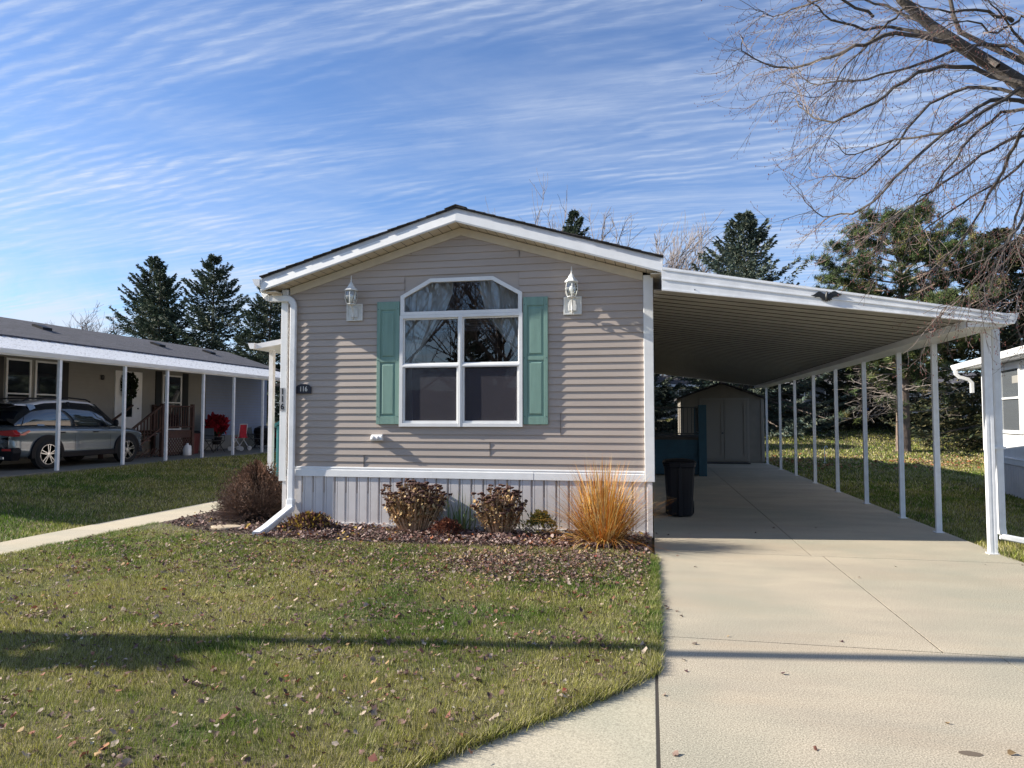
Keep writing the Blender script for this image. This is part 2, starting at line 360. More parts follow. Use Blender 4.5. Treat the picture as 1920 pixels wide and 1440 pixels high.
p = MB(); y = -1.
p.prism([(.015,2.2),(.015,4.56),(-.31,4.10),(-.65,3.68),(-1.18,3.02),(-1.52,2.78),(-1.92,2.62),(-1.92,2.2)], -.12, -.004, 'z')
p.box(-30, .015, .9, 2.19, -.12, -.004); p.box(-30, -1.935, 2.205, 2.62, -.12, -.004)
tag(p.build('sidewalk', M['walk'], bevel=.006), kind='structure')
p = MB(); y = 2.63
while y < 30:
    p.box(-8.22, -7.29, y, y+1.49, -.1, .0); y += 1.503
tag(p.build('garden_path', M['walk'], bevel=.006), kind='structure')
tag(MB().lathe([(.001,.0015),(.045,.0015),(.001,.0017)], (1.48,3.77,0), 14, 1.2, .6).build('oil_stain', mat('oil', (.13,.10,.07), .7)), kind='structure')
tag(MB().box(-60, 60, -9.5, -1.02, -.1, -.01).build('road', M['asph']), kind='structure')
tag(MB().box(-17.0, -13.55, 6.0, 29.0, .1, .35).build('side_driveway', concrete('old_concrete', (.26,.24,.20), (.20,.185,.16), .4)), kind='structure')

# ------------------------------------------------------------ scatter meshes (grass, leaves)
rng = np.random.default_rng(3)
def inpoly(x, y, poly):
    r = np.zeros(len(x), bool); n = len(poly)
    for i in range(n):
        x1, y1 = poly[i]; x2, y2 = poly[(i+1) % n]
        c = ((y1 > y) != (y2 > y)) & (x < (x2-x1)*(y-y1)/(y2-y1+1e-12)+x1); r ^= c
    return r
def vnoise(x, y, s, seed=0):
    g = np.random.default_rng(seed).random((64, 64)); x = x/s; y = y/s
    xi = np.floor(x).astype(int); yi = np.floor(y).astype(int); fx = x-xi; fy = y-yi; fx = fx*fx*(3-2*fx); fy = fy*fy*(3-2*fy)
    a = g[xi % 64, yi % 64]; b = g[(xi+1) % 64, yi % 64]; c = g[xi % 64, (yi+1) % 64]; e = g[(xi+1) % 64, (yi+1) % 64]
    return (a*(1-fx)+b*fx)*(1-fy)+(c*(1-fx)+e*fx)*fy
def blades(x, y, z, hh, ww, lean, seed=1):
    n = len(x); r = np.random.default_rng(seed)
    a = r.random(n)*2*PI; la = r.random(n)*2*PI; ll = lean*r.random(n)*hh
    # comb direction: patches lean together
    cd = vnoise(x, y, .35, 5)*6+vnoise(x, y, 1.3, 6)*4
    P = np.stack([x, y, z], 1); T = np.stack([np.cos(a), np.sin(a), 0*a], 1)*(ww*.5)[:, None]
    top = P+np.stack([np.cos(la)*ll+np.cos(cd)*hh*.22, np.sin(la)*ll+np.sin(cd)*hh*.22, hh], 1)
    V = np.empty((n*3, 3)); V[0::3] = P-T; V[1::3] = P+T; V[2::3] = top
    F = np.arange(n*3).reshape(n, 3)
    g1 = vnoise(x, y, .55, 11); g2 = vnoise(x, y, .16, 12); g3 = vnoise(x, y, 1.9, 13)
    k = np.clip((g1*.6+g2*.4+g3*.5)*1.7-.66+.35*(r.random(n)-.5), 0, 1)[:, None]
    straw = (r.random(n) < .12+.24*k[:, 0])[:, None]
    c = (1-k)*np.array([.105,.185,.022])+k*np.array([.33,.32,.070])
    c = np.where(straw, np.array([.50,.44,.25]), c)*(.30+1.25*r.random(n)**1.2)[:, None]
    return V, F, np.repeat(c, 3, 0)
def merge(parts):
    vs = []; fs = []; cs = []; b = 0
    for v, f, c in parts: vs.append(v); fs.append(f+b); cs.append(c); b += len(v)
    return np.concatenate(vs), np.concatenate(fs), np.concatenate(cs)
def samp(n, x0, x1, y0, y1): return rng.uniform(x0, x1, n), rng.uniform(y0, y1, n)
# front lawn: finer and denser near the camera
parts = []
bx = [(-1.9,2.62),(-1.16,3.04),(-.29,4.11),(.035,4.56),(.035,8.2)]
for (y0, y1, dens, h, wd) in [(2.66,4.2,21000,.034,.0031),(4.2,6.0,13000,.035,.0044),(6.0,9.4,8000,.036,.0068)]:
    x, y = samp(int(7.3*(y1-y0)*dens), -7.3, .03, y0, y1)
    x += .02*np.sin(y*23)+.015*np.sin(y*61)
    k = inpoly(x, y, LAWN) | (((x > -.06) & (x < .045) & (y > 4.6) & (y < 8.2)))
    edge = np.where(vnoise(x, y, .3, 77) > .45, 1, .85)
    thin = (y < 8.2) | (rng.random(len(x)) < np.clip((9.0-y)/1., .15, 1))
    k &= thin; x = x[k]; y = y[k]
    parts.append(blades(x, y, np.full(len(x), .02), h*(.6+.8*rng.random(len(x)))*(.55+.55*vnoise(x, y, .4, 3)+.4*vnoise(x, y, .11, 4)), wd*(.7+.6*rng.random(len(x))), .7, int(y0*10)))
# tufts overhanging the lawn's concrete edges
ex = []; ey = []
def edge_line(a, b, n, s=.03):
    t = rng.random(n); ex.append(a[0]+(b[0]-a[0])*t+rng.normal(0, s, n)); ey.append(a[1]+(b[1]-a[1])*t+rng.normal(0, s, n))
EL = [(-4.5,2.64),(-1.9,2.64),(-1.5,2.80),(-1.16,3.04),(-.63,3.70),(-.29,4.11),(.01,4.57),(.02,8.2)]
for a, b in zip(EL[:-1], EL[1:]): edge_line(a, b, int(2600*math.dist(a, b)), .022)
edge_line((-7.25,2.7), (-7.25,9.3), 9000, .025)
x = np.concatenate(ex); y = np.concatenate(ey)
parts.append(blades(x, y, np.full(len(x), .0), .05*(.5+.9*rng.random(len(x))), np.full(len(x), .005), 1.2, 44))
v, f, c = merge(parts)
tag(newmesh('grass', v, f, M['grass'], col=c), 'short autumn grass of the front lawn, green mottled with straw', 'grass', kind='stuff')
# other lawns
def lawn(name, label, regions, seed):
    parts = []
    for (x0, x1, y0, y1, dens, h, wd) in regions:
        x, y = samp(int((x1-x0)*(y1-y0)*dens), x0, x1, y0, y1)
        parts.append(blades(x, y, hgt(x, y)-.005, h*(.6+.8*rng.random(len(x))), wd*(.7+.6*rng.random(len(x))), .8, seed))
    v, f, c = merge(parts); tag(newmesh(name, v, f, M['grass'], col=c), label, 'grass', kind='stuff')
lawn('grass', 'grass strip left of the garden path, shaded by the neighbouring house',
     [(-13.5,-8.24,6.5,11,1900,.05,.012),(-13.5,-8.24,11,17,1500,.05,.016),(-13.5,-8.24,17,28,500,.06,.026),(-13.5,-8.2,4.,6.5,900,.05,.012)], 5)
lawn('grass', 'long lawn right of the carport with fallen leaves, running to the pine',
     [(4.06,7.4,8.72,12,2600,.05,.010),(4.04,8.5,12,17,1200,.05,.016),(4.04,12,17,27,420,.06,.028),(1,26,27,52,110,.08,.05)], 6)
x, y = samp(1500, 3.98, 4.5, 8.8, 9.7); v, f, c = blades(x, y, np.full(1500,-.02), .10*(.5+.9*rng.random(1500)), np.full(1500,.008), 1.3, 9)
tag(newmesh('grass_tuft', v, f, M['grass'], col=c), 'longer grass tuft round the foot of the front carport post', 'grass', kind='stuff')

PAL = np.array([[.13,.08,.065],[.10,.06,.05],[.17,.10,.085],[.12,.075,.07],[.24,.165,.13],[.36,.27,.21],[.36,.29,.23],[.11,.06,.06],[.24,.10,.07],[.30,.20,.10]])
def leaves(x, y, z, size, seed, pal=PAL, pw=None, tilt=.55):
    n = len(x); r = np.random.default_rng(seed)
    a = r.random(n)*2*PI; s = size*(.55+.8*r.random(n))
    u = np.stack([np.cos(a), np.sin(a), (r.random(n)-.5)*2*tilt], 1); b = np.stack([-np.sin(a), np.cos(a), (r.random(n)-.5)*2*tilt], 1)
    c0 = np.stack([x, y, z], 1); up_ = np.array([0,0,1.]); S = s[:, None]
    curl = (.05+.5*r.random(n))[:, None]; V = np.empty((n*9, 3)); kk = 0
    out_ = [(-.42,-.28),(-.50,.0),(-.40,.30),(.02,-.44),(0,0),(.0,.46),(.36,-.30),(.62,.0),(.34,.32)]
    for (a1, b1) in out_:
        aa = a1+r.normal(0, .09, n); bb = b1+r.normal(0, .09, n); q = (aa*aa+bb*bb)
        V[kk::9] = c0+(u*aa[:, None]+b*bb[:, None])*S+up_*S*(curl*q[:, None]*1.4+r.normal(0, .17, n)[:, None]); kk += 1
    i = np.arange(n)*9
    F = np.concatenate([np.stack([i+p, i+q, i+t, i+w_], 1) for p, q, t, w_ in ((0,1,4,3),(1,2,5,4),(3,4,7,6),(4,5,8,7))])
    idx = r.choice(len(pal), n, p=pw); c = pal[idx]*(.7+.6*r.random(n))[:, None]
    return V, F, np.repeat(c, 9, 0)
# scattered leaves on the front lawn, many in small clusters, a drift near the bed on the right
cx, cy = samp(420, -7.2, -.05, 2.7, 8.6)
X = [cx]; Yy = [cy]
for i in range(420):
    k = rng.integers(1, 8); X.append(cx[i]+rng.normal(0, .075, k)); Yy.append(cy[i]+rng.normal(0, .06, k))
x2, y2 = samp(3600, -7.2, -.02, 2.7, 8.7); X.append(x2); Yy.append(y2)
x3 = rng.normal(-1.0, .75, 4600); y3 = rng.normal(7.55, .48, 4600); X.append(x3); Yy.append(y3)
x3 = rng.normal(-2.9, 2.0, 3600); y3 = rng.normal(7.5, .7, 3600); X.append(x3); Yy.append(y3)
x = np.concatenate(X); y = np.concatenate(Yy); k = inpoly(x, y, LAWN) & (x < -.03); x = x[k]; y = y[k]
v, f, c = leaves(x, y, .030+.030*rng.random(len(x)), .029, 21)
tag(newmesh('fallen_leaves', v, f, M['leaf'], col=c), 'dry curled leaves scattered over the front lawn', 'leaves', kind='stuff')
x, y = samp(2600, -7.2, -.05, 2.7, 8.6); k = inpoly(x, y, LAWN) & (vnoise(x, y, .45, 91) > .42); x = x[k]; y = y[k]
v, f, c = leaves(x, y, .035+.025*rng.random(len(x)), .016, 27, np.array([[.50,.43,.33],[.34,.27,.2],[.20,.13,.10],[.58,.53,.44]]))
tag(newmesh('leaf_crumbs', v, f, M['leaf'], col=c), 'small pale leaf fragments sprinkled through the front grass', 'leaves', kind='stuff')
xr, yr = samp(5, -6.6, -2.0, 2.9, 5.6)
x, y = samp(38, -7, -.3, 2.8, 8); v, f, c = leaves(x, y, np.full(38, .050), .030, 22, np.array([[.40,.12,.05],[.26,.05,.035],[.50,.24,.12]]))
tag(newmesh('fallen_leaves', v, f, M['leaf'], col=c), 'few bright red and orange leaves lying on the front lawn', 'leaves', kind='stuff')
x, y = samp(46, .05, 4.3, 2.5, 12); x[:20] = .06+rng.random(20)**2*.5
v, f, c = leaves(x, y, np.full(46, .006), .024, 28, tilt=.2)
tag(newmesh('fallen_leaves', v, f, M['leaf'], col=c), 'few stray dry leaves lying on the concrete driveway', 'leaves', kind='stuff')
# litter on the bed
x, y = samp(17000, -7.2, -.03, 8.2, 10.9); k = inpoly(x, y, BED) & (x < -.04)
dn = np.where(x < -5.2, .30, 1.0)*np.where(vnoise(x, y, .5, 31) > .36, 1, .38)*np.where(y > 9.3, .5, 1); k &= rng.random(len(x)) < dn
x = x[k]; y = y[k]; v, f, c = leaves(x, y, .03+.05*rng.random(len(x)), .042, 23, np.array([[.15,.085,.07],[.11,.065,.06],[.28,.19,.16],[.36,.27,.24],[.09,.05,.05],[.32,.10,.04],[.44,.30,.07],[.20,.10,.085]]), [.19,.15,.22,.16,.12,.04,.04,.08])
tag(newmesh('leaf_litter', v, f, M['leaf'], col=c), 'thick brown and pinkish leaf litter on the planting bed', 'leaves', kind='stuff')
x, y = samp(9000, -7.2, -.05, 8.3, 11.4); k = inpoly(x, y, BED); x = x[k]; y = y[k]
v, f, c = leaves(x, y, .025+.015*rng.random(len(x)), .03, 24, np.array([[.05,.035,.03],[.09,.065,.05],[.14,.11,.09],[.03,.02,.02]]), tilt=.3)
tag(newmesh('mulch', v, f, M['leaf'], col=c), 'dark wood mulch covering the planting bed', 'mulch', kind='stuff')
# leaves on the back lawn
x, y = samp(4200, 4.1, 17, 22, 32); k = rng.random(len(x)) < np.clip(1.2-abs(y-27.5)/4, .1, 1)*np.where(vnoise(x, y, 1.5, 41) > .35, 1, .3); x = x[k]; y = y[k]
v, f, c = leaves(x, y, hgt(x, y)+.05, .075, 25, np.array([[.40,.26,.10],[.48,.36,.18],[.35,.10,.05],[.30,.20,.13]]), tilt=.4)
tag(newmesh('fallen_leaves', v, f, M['leaf'], col=c), 'tan and orange leaves scattered over the back lawn near the pine', 'leaves', kind='stuff')

# ------------------------------------------------------------ siding helper
def siding(mb, x0, x1, z0, ztop, y, pitch=.1, lip=.0155, out=-1, ax='x', clip=None, hole=None):
    """courses of lap siding; runs along x (facing out*Y) or along y (facing out*X); clip(z)->(a,b)"""
    z = z0
    while z < ztop-.002:
        z1 = min(z+pitch, ztop)
        a0, b0 = clip(z) if clip else (x0, x1); a1, b1 = clip(z1) if clip else (x0, x1)
        if b0-a0 > .02:
            segs = [(a0, b0, a1, b1)]
            if hole:
                hx0, hx1, hz0, hz1 = hole
                if z1 > hz0+.01 and z < hz1-.01: segs = [(a0, hx0, a1, hx0), (hx1, b0, hx1, b1)]
            for (p, q, r, s) in segs:
                yo = y+out*lip; yi = y+out*.001
                def P(u, v, zz): return (u, v, zz) if ax == 'x' else (v, u, zz)
                vs = [P(p,yo,z), P(q,yo,z), P(s,yi,z1), P(r,yi,z1), P(p,yi,z), P(q,yi,z)]
                mb.add(vs, [(0,1,2,3), (4,5,1,0)])
        z += pitch
    return mb
def gable(x0, x1, xp, ze, zp):
    def f(z):
        if z <= ze: return (x0, x1)
        t = (z-ze)/(zp-ze); return (x0+(xp-x0)*t, x1+(xp-x1)*t)
    return f
def roof_courses(mb, xe, ze, xp, zp, y0, y1, pitch=.15, th=.006):
    n = int(math.hypot(xp-xe, zp-ze)/pitch); d = Vector((xp-xe, 0, zp-ze)); nn = Vector((-(zp-ze), 0, xp-xe)).normalized()
    if nn.z < 0: nn = -nn
    for i in range(n+1):
        a = Vector((xe,0,ze))+d*(i/(n+1)); b = Vector((xe,0,ze))+d*((i+1.25)/(n+1))
        a0 = a+nn*(th*2); b0 = b+nn*th*.4
        j = rnd.uniform(-.012, .012)
        vs = [(a0.x,y0+j,a0.z),(a0.x,y1,a0.z),(b0.x,y1,b0.z),(b0.x,y0+j,b0.z),(a.x,y0+j,a.z-.004),(a.x,y1,a.z-.004),(b.x,y0+j,b.z-.004)]
        mb.add(vs, [(0,1,2,3),(4,5,1,0),(4,0,3,6)])

# ------------------------------------------------------------ main house
YF = 9.6; XL, XRH, XP = -5.38, 0.0, -2.65; YB = 25.5
ZE, ZP = 3.42, 4.215        # underside of frieze at wall
def ridge(x, off=0):         # roof top line
    return 4.55+off-abs(x-XP)*.295
house = thing('mobile_home', 'taupe sided mobile home with gable front and arched window, in the centre', 'mobile home', (XP, YF, 0))
s = MB(); siding(s, XL+.02, XRH-.02, .86, 4.26, YF, clip=gable(XL+.03, XRH-.03, XP, 3.46, 4.27), hole=(-3.5,-1.80,1.5,3.58))
# vertical end laps seen as thin dark seams
wall = s.build('wall', M['siding'], house)
seam_m = mat('seam', (.12,.10,.09), .8)
for (x, z0, z1) in [(-4.10,.86,1.06),(-2.22,1.06,1.26),(-1.22,1.36,1.66),(-1.80,3.86,3.96),(-3.4,3.96,4.06)]:
    MB().box(x-.002, x+.002, YF-.0185, YF-.004, z0+.004, z1-.006).build('siding_seam', seam_m, house)
# wall around the window head (behind the arch corners), sides, back
s = MB()
for sx, xa in ((-1, XL), (1, XRH)):
    siding(s, YF+.02, YB, .86, 3.44, xa-sx*.0, out=sx, ax='y')
siding(s, XL, XRH, .86, 4.26, YB, out=1, clip=gable(XL, XRH, XP, 3.46, 4.27))
s.add([(XL+.03,YF+.03,.5),(XL+.03,YB-.03,.5),(XL+.03,YB-.03,3.5),(XL+.03,YF+.03,3.5)], [(0,1,2,3)])
s.build('side_wall', M['siding'], house)
s = MB()      # sheathing behind the siding, with the window opening
for q in [[(XL+.02,.5),(-3.5,.5),(-3.5,3.62),(-3.5,3.95),(XL+.02,3.44)], [(-1.8,.5),(XRH-.02,.5),(XRH-.02,3.44),(-1.8,3.95),(-1.8,3.6)],
          [(-3.5,.5),(-1.8,.5),(-1.8,1.5),(-3.5,1.5)], [(-3.5,3.36),(-3.08,3.575),(-2.22,3.575),(-1.8,3.36),(-1.8,3.95),(XP,4.22),(-3.5,3.95)]]:
    s.prism(q, YF+.004, YF+.03)
s.build('sheathing', M['siding'], house)
# dark room behind the glass
s = MB(); s.box(-5.2,-.2,9.72,13.5,.6,.62); s.box(-5.2,-.2,13.5,13.55,.6,3.7); s.box(-5.25,-5.2,9.72,13.5,.6,3.7); s.box(-.2,-.15,9.72,13.5,.6,3.7); s.box(-5.2,-.2,9.72,13.5,3.7,3.74)
s.build('room', M['darkint'], house)
# skirting with vertical ribs
s = MB(); x = XL+.03; prof = []
while x < XRH-.03:
    prof += [(x,0),(x+.095,0),(x+.104,.022),(x+.122,.022),(x+.130,0),(x+.150,.0),(x+.156,.012),(x+.160,0)]; x += .172
prof = [q for q in prof if q[0] < XRH-.03]+[(XRH-.03,0)]
for (a, da), (b, db) in zip(prof[:-1], prof[1:]):
    s.add([(a,YF-.016+da,.0),(b,YF-.016+db,.0),(b,YF-.016+db,.739),(a,YF-.016+da,.739)], [(0,1,2,3)])
s.box(XL-.01, XRH+.01, YF+.05, YF+.07, .0, .74)
for xa in (XL, XRH):
    s.box(xa-.012, xa+.012, YF+.07, YB, 0, .74)
s.box(XL-.0, XL+.06, YF-.028, YF+.04, 0, .738); s.box(XRH-.05, XRH+.013, YF-.026, YF+.05, 0, .738)
s.build('skirting', M['skirt'], house)
s = MB(); s.box(XL-.02, XRH+.015, YF-.032, YF+.02, 0.02, .075); s.build('skirting_rail', M['skirt'], house)
# white starter band
s = MB(); s.prism([(YF-.034,.74),(YF+.02,.74),(YF+.02,.862),(YF-.020,.862),(YF-.020,.838),(YF-.030,.834)], XL+.08, -3.07, 'x')
s.prism([(YF-.036,.74),(YF+.02,.74),(YF+.02,.862),(YF-.022,.862),(YF-.022,.838),(YF-.032,.834)], -3.068, -1.60, 'x')
s.prism([(YF-.034,.74),(YF+.02,.74),(YF+.02,.862),(YF-.020,.862),(YF-.020,.838),(YF-.030,.834)], -1.598, XRH-.09, 'x')
s.prism([(YF-.024,.862),(YF+.02,.862),(YF+.02,.882),(YF-.018,.882)], XL+.08, XRH-.09, 'x'); s.build('trim_band', M['white'], house)
# corner posts
s = MB(); s.box(XL-.05, XL+.055, YF-.045, YF+.09, .66, 3.52); s.build('corner_post', M['white'], house, bevel=.006)
s = MB(); s.box(XRH-.085, XRH+.045, YF-.045, YF+.09, .74, 3.53); s.build('corner_post', M['white'], house, bevel=.006)
# roof
OV = .30; YR = YF-OV; XE0, XE1 = -5.62, .17
s = MB(); roof_courses(s, XE0-.02, ridge(XE0)+.0, XP, ridge(XP), YR-.012, YB+.3); roof_courses(s, XE1+.01, ridge(XE1), XP, ridge(XP), YR-.012, YB+.3)
s.prism([(XE0,ridge(XE0)-.02),(XP,ridge(XP)-.02),(XE1,ridge(XE1)-.02),(XE1,ridge(XE1)+.004),(XP,ridge(XP)+.004),(XE0,ridge(XE0)+.004)], YR, YB+.3)
s.prism([(XP-.16,ridge(XP-.16)+.012),(XP,ridge(XP)+.016),(XP+.16,ridge(XP+.16)+.012),(XP+.16,ridge(XP+.16)+.024),(XP,ridge(XP)+.03),(XP-.16,ridge(XP-.16)+.024)], YR-.015, YB+.3)
roof = s.build('roof', M['shingle'], house)
def rake(mb, t0, t1, y0, y1, ybot=None):   # band t0..t1 below the roof line, both slopes
    for a, b in ((XE0, XP), (XP, XE1)):
        vs = [(a,y0,ridge(a)-t0),(b,y0,ridge(b)-t0),(b,(ybot or y0),ridge(b)-t1),(a,(ybot or y0),ridge(a)-t1),
              (a,y1,ridge(a)-t0),(b,y1,ridge(b)-t0),(b,y1,ridge(b)-t1),(a,y1,ridge(a)-t1)]
        mb.add(vs, [(0,3,2,1),(4,5,6,7),(0,1,5,4),(3,7,6,2),(0,4,7,3),(1,2,6,5)])
s = MB(); rake(s, .004, .085, YR+.022, YR+.05); s.build('drip_board', M['gray'], house)
s = MB(); rake(s, .086, .20, YR+.004, YR+.03, YR-.012); rake(s, .201, .216, YR-.006, YR+.03)
s.build('fascia', M['white'], house)
s = MB(); rake(s, .205, .214, YR+.031, YF+.02); sof = mat('vented_soffit', (.60,.53,.42), .6, .08, 6); stripes(sof, 0, .137, .06, 0); so = s.build('soffit', sof, house)
s = MB(); 
for a, b in ((XL+.08, XP), (XP, XRH-.09)):
    s.add([(a,YF-.03,ridge(a)-.225),(b,YF-.03,ridge(b)-.225),(b,YF-.022,ridge(b)-.335),(a,YF-.022,ridge(a)-.335),(a,YF+.01,ridge(a)-.225),(b,YF+.01,ridge(b)-.225),(b,YF+.01,ridge(b)-.335),(a,YF+.01,ridge(a)-.335)],
      [(0,3,2,1),(4,5,6,7),(0,1,5,4),(3,7,6,2),(0,4,7,3),(1,2,6,5)])
s.build('frieze_board', M['beige'], house)
# eaves along the sides
s = MB()
s.box(XE0, XL-.02, YR+.03, YB+.3, ridge(XE0)-.225, ridge(XE0)-.21); s.box(XRH+.012, XE1, YR+.03, YB+.3, ridge(XE1)-.225, ridge(XE1)-.21)
s.build('eave_soffit', M['beige'], house)
s = MB(); s.box(XE0-.006, XE0+.012, YR+.0, YB+.3, ridge(XE0)-.225, ridge(XE0)-.02); s.box(XE1-.012, XE1+.004, YR, YB+.3, ridge(XE1)-.225, ridge(XE1)-.02); s.build('eave_fascia', M['white'], house)
# gutter
gx = XE0-.008; gz = ridge(XE0)-.035
def gutter_prof(x, z, sgn=-1, w=.12, h=.10): return [(x,z),(x,z-h),(x+sgn*w*.62,z-h),(x+sgn*w*.72,z-h*.75),(x+sgn*w*.95,z-h*.25),(x+sgn*w,z-.006),(x+sgn*w,z+.0),(x+sgn*(w-.012),z),(x+sgn*(w-.012),z-.012),(x+sgn*w*.68,z-h*.7),(x+sgn*w*.58,z-h+.006),(x+sgn*.005,z-h+.006),(x+sgn*.005,z)]
s = MB(); s.prism(gutter_prof(gx, gz), YR-.02, YB+.3); s.prism([(gx,gz),(gx,gz-.10),(gx-.075,gz-.10),(gx-.09,gz-.07),(gx-.12,gz-.0)], YR-.024, YR-.018)
s.build('gutter', M['whitem'], house)
# downspout: ribbed rectangular tube along a path
def rtube(path, w, d, up=(1,0,0)):
    m_ = MB(); pts = [Vector(p) for p in path]; b = 0
    for i, p in enumerate(pts):
        t = (pts[min(i+1,len(pts)-1)]-pts[max(i-1,0)]).normalized(); u = Vector(up); u = (u-t*u.dot(t)).normalized(); vv = t.cross(u)
        c_ = w*.5; e_ = d*.5; k = .012
        for (a, bb) in ((-c_+k,-e_),(-c_*.35,-e_),(-c_*.2,-e_+.006),(c_*.2,-e_+.006),(c_*.35,-e_),(c_-k,-e_),(c_,-e_+k),(c_,e_-k),(c_-k,e_),(-c_+k,e_),(-c_,e_-k),(-c_,-e_+k)):
            m_.v.append(p+u*a+vv*bb)
    n = 12
    for i in range(len(pts)-1):
        for k in range(n): m_.f.append((i*n+k, i*n+(k+1)%n, (i+1)*n+(k+1)%n, (i+1)*n+k))
    m_.f.append(tuple(range(n))[::-1]); m_.f.append(tuple((len(pts)-1)*n+k for k in range(n))); return m_
yd = YF-.072
path = [(gx-.055,yd,gz-.09)]
for k in range(9):
    a = k/8*R(72); path.append((gx-.055+.12*(1-math.cos(a)), yd, gz-.10-.12*math.sin(a)-.04))
xa, za = path[-1][0], path[-1][2]
path.append((-5.30, yd, za-(-5.30-xa)*.42))
for k in range(1, 9):
    a = R(72)*(1-k/8); path.append((-5.215-.11*(1-math.cos(a)), yd, path[9][2]-.02-.02*k))
XD = -5.212
path = path[:10]+[(-5.285,yd,path[9][2]-.012),(-5.255,yd,path[9][2]-.035),(-5.228,yd,path[9][2]-.07),(XD,yd,path[9][2]-.12)]+[(XD,yd,z) for z in (2.4,1.2,.34)]
dsp = rtube(path, .095, .058).build('downspout', M['whitem'], house)
s = rtube([(XD,yd,.40),(XD,yd-.005,.32),(XD+.004,yd-.03,.25)], .115, .09); s.build('downspout_elbow', M['whitem'], house)
rtube([(XD+.004,yd-.02,.27),(XD+.06,8.72,.085),(XD+.075,8.50,.05)], .125, .085).build('downspout_extension', M['whitem'], house)
s = MB()
for k in range(9):      # crimps of the upper elbow
    a = R(8+k*8); s.tube([(gx-.055+.12*(1-math.cos(a))-.052*math.cos(a)*1.0-.0, yd-.03, gz-.14-.12*math.sin(a)-.05*math.sin(a)*.9-0.0),(gx-.055+.12*(1-math.cos(a))+.045*math.cos(a), yd-.03, gz-.14-.12*math.sin(a)+.045*math.sin(a))], .006, 5)
s.build('elbow_crimp', M['whitem'], dsp)
# ---- window
WX0, WX1 = -3.545, -1.755; WZ0, WZR, WZA, WZT = 1.47, 3.03, 3.36, 3.60; AX0, AX1 = -3.10, -2.17; XM = -2.645
win = MB(); fr = .055
yo, yi = YF-.05, YF+.02
def ring(mb, outer, inner, y0, y1):
    n = len(outer)
    vs = [(a,y0,b) for a,b in outer]+[(a,y0,b) for a,b in inner]+[(a,y1,b) for a,b in outer]+[(a,y1,b) for a,b in inner]
    fs = []
    for i in range(n):
        j = (i+1) % n
        fs += [(i,j,n+j,n+i),(2*n+i,3*n+i,3*n+j,2*n+j),(i,2*n+i,2*n+j,j),(n+i,n+j,3*n+j,3*n+i)]
    mb.add(vs, fs)
arch_o = [(WX0,WZR+.045),(WX1,WZR+.045),(WX1,WZA),(AX1,WZT),(AX0,WZT),(WX0,WZA)]
arch_i = [(WX0+fr,WZR+.095),(WX1-fr,WZR+.095),(WX1-fr,WZA-.03),(AX1-.015,WZT-fr),(AX0+.015,WZT-fr),(WX0+fr,WZA-.03)]
ring(win, arch_o, arch_i, yo, yi)
ring(win, [(WX0-.008,WZ0),(WX1+.008,WZ0),(WX1+.008,WZR+.043),(WX0-.008,WZR+.043)], [(WX0+.042,WZ0+.05),(WX1-.042,WZ0+.05),(WX1-.042,WZR),(WX0+.042,WZR)], yo-.004, yi)
win.box(XM-.028, XM+.028, yo-.006, yi, WZ0+.0, WZR+.04); win.box(XM-.006, XM+.006, yo-.009, yo-.005, WZ0, WZR+.04)
wf = win.build('window_frame', M['white'], house, bevel=.006)
s = MB()
for a, b in ((WX0+.042, XM-.028), (XM+.028, WX1-.042)):
    ring(s, [(a,WZ0+.05),(b,WZ0+.05),(b,2.36),(a,2.36)], [(a+.03,WZ0+.085),(b-.03,WZ0+.085),(b-.03,2.315),(a+.03,2.315)], YF-.036, YF+.01)
    s.prism([(YF-.050,2.315),(YF-.056,2.335),(YF-.05,2.365),(YF-.03,2.372),(YF-.0,2.372),(YF-.0,2.315)], a-.004, b+.004, 'x')
    ring(s, [(a,2.373),(b,2.373),(b,WZR),(a,WZR)], [(a+.018,2.385),(b-.018,2.385),(b-.018,WZR-.02),(a+.018,WZR-.02)], YF-.020, YF+.012)
s.build('sash', M['white'], wf, bevel=.004)
def wavyglass(polys, y, name, parent, mt=None):
    s = MB()
    for q in polys: s.add([(a,y+rnd.uniform(-.0015,.0015),b) for a,b in q], [tuple(range(len(q)))])
    return s.build(name, mt or M['glass'], parent)
wavyglass([arch_i], YF-.012, 'arch_pane', wf)
wavyglass([[(WX0+.06,2.385),(XM-.045,2.385),(XM-.045,WZR-.018),(WX0+.06,WZR-.018)]], YF-.006, 'upper_pane', wf)
wavyglass([[(XM+.045,2.385),(WX1-.06,2.385),(WX1-.06,WZR-.018),(XM+.045,WZR-.018)]], YF-.006, 'upper_pane', wf)
for a, b in ((WX0+.07, XM-.056), (XM+.056, WX1-.07)):
    wavyglass([[(a,WZ0+.083),(b,WZ0+.083),(b,2.317),(a,2.317)]], YF+.003, 'lower_pane', wf)
    wavyglass([[(a,WZ0+.083),(b,WZ0+.083),(b,2.317),(a,2.317)]], YF-.018, 'insect_screen', wf, M['screen'])
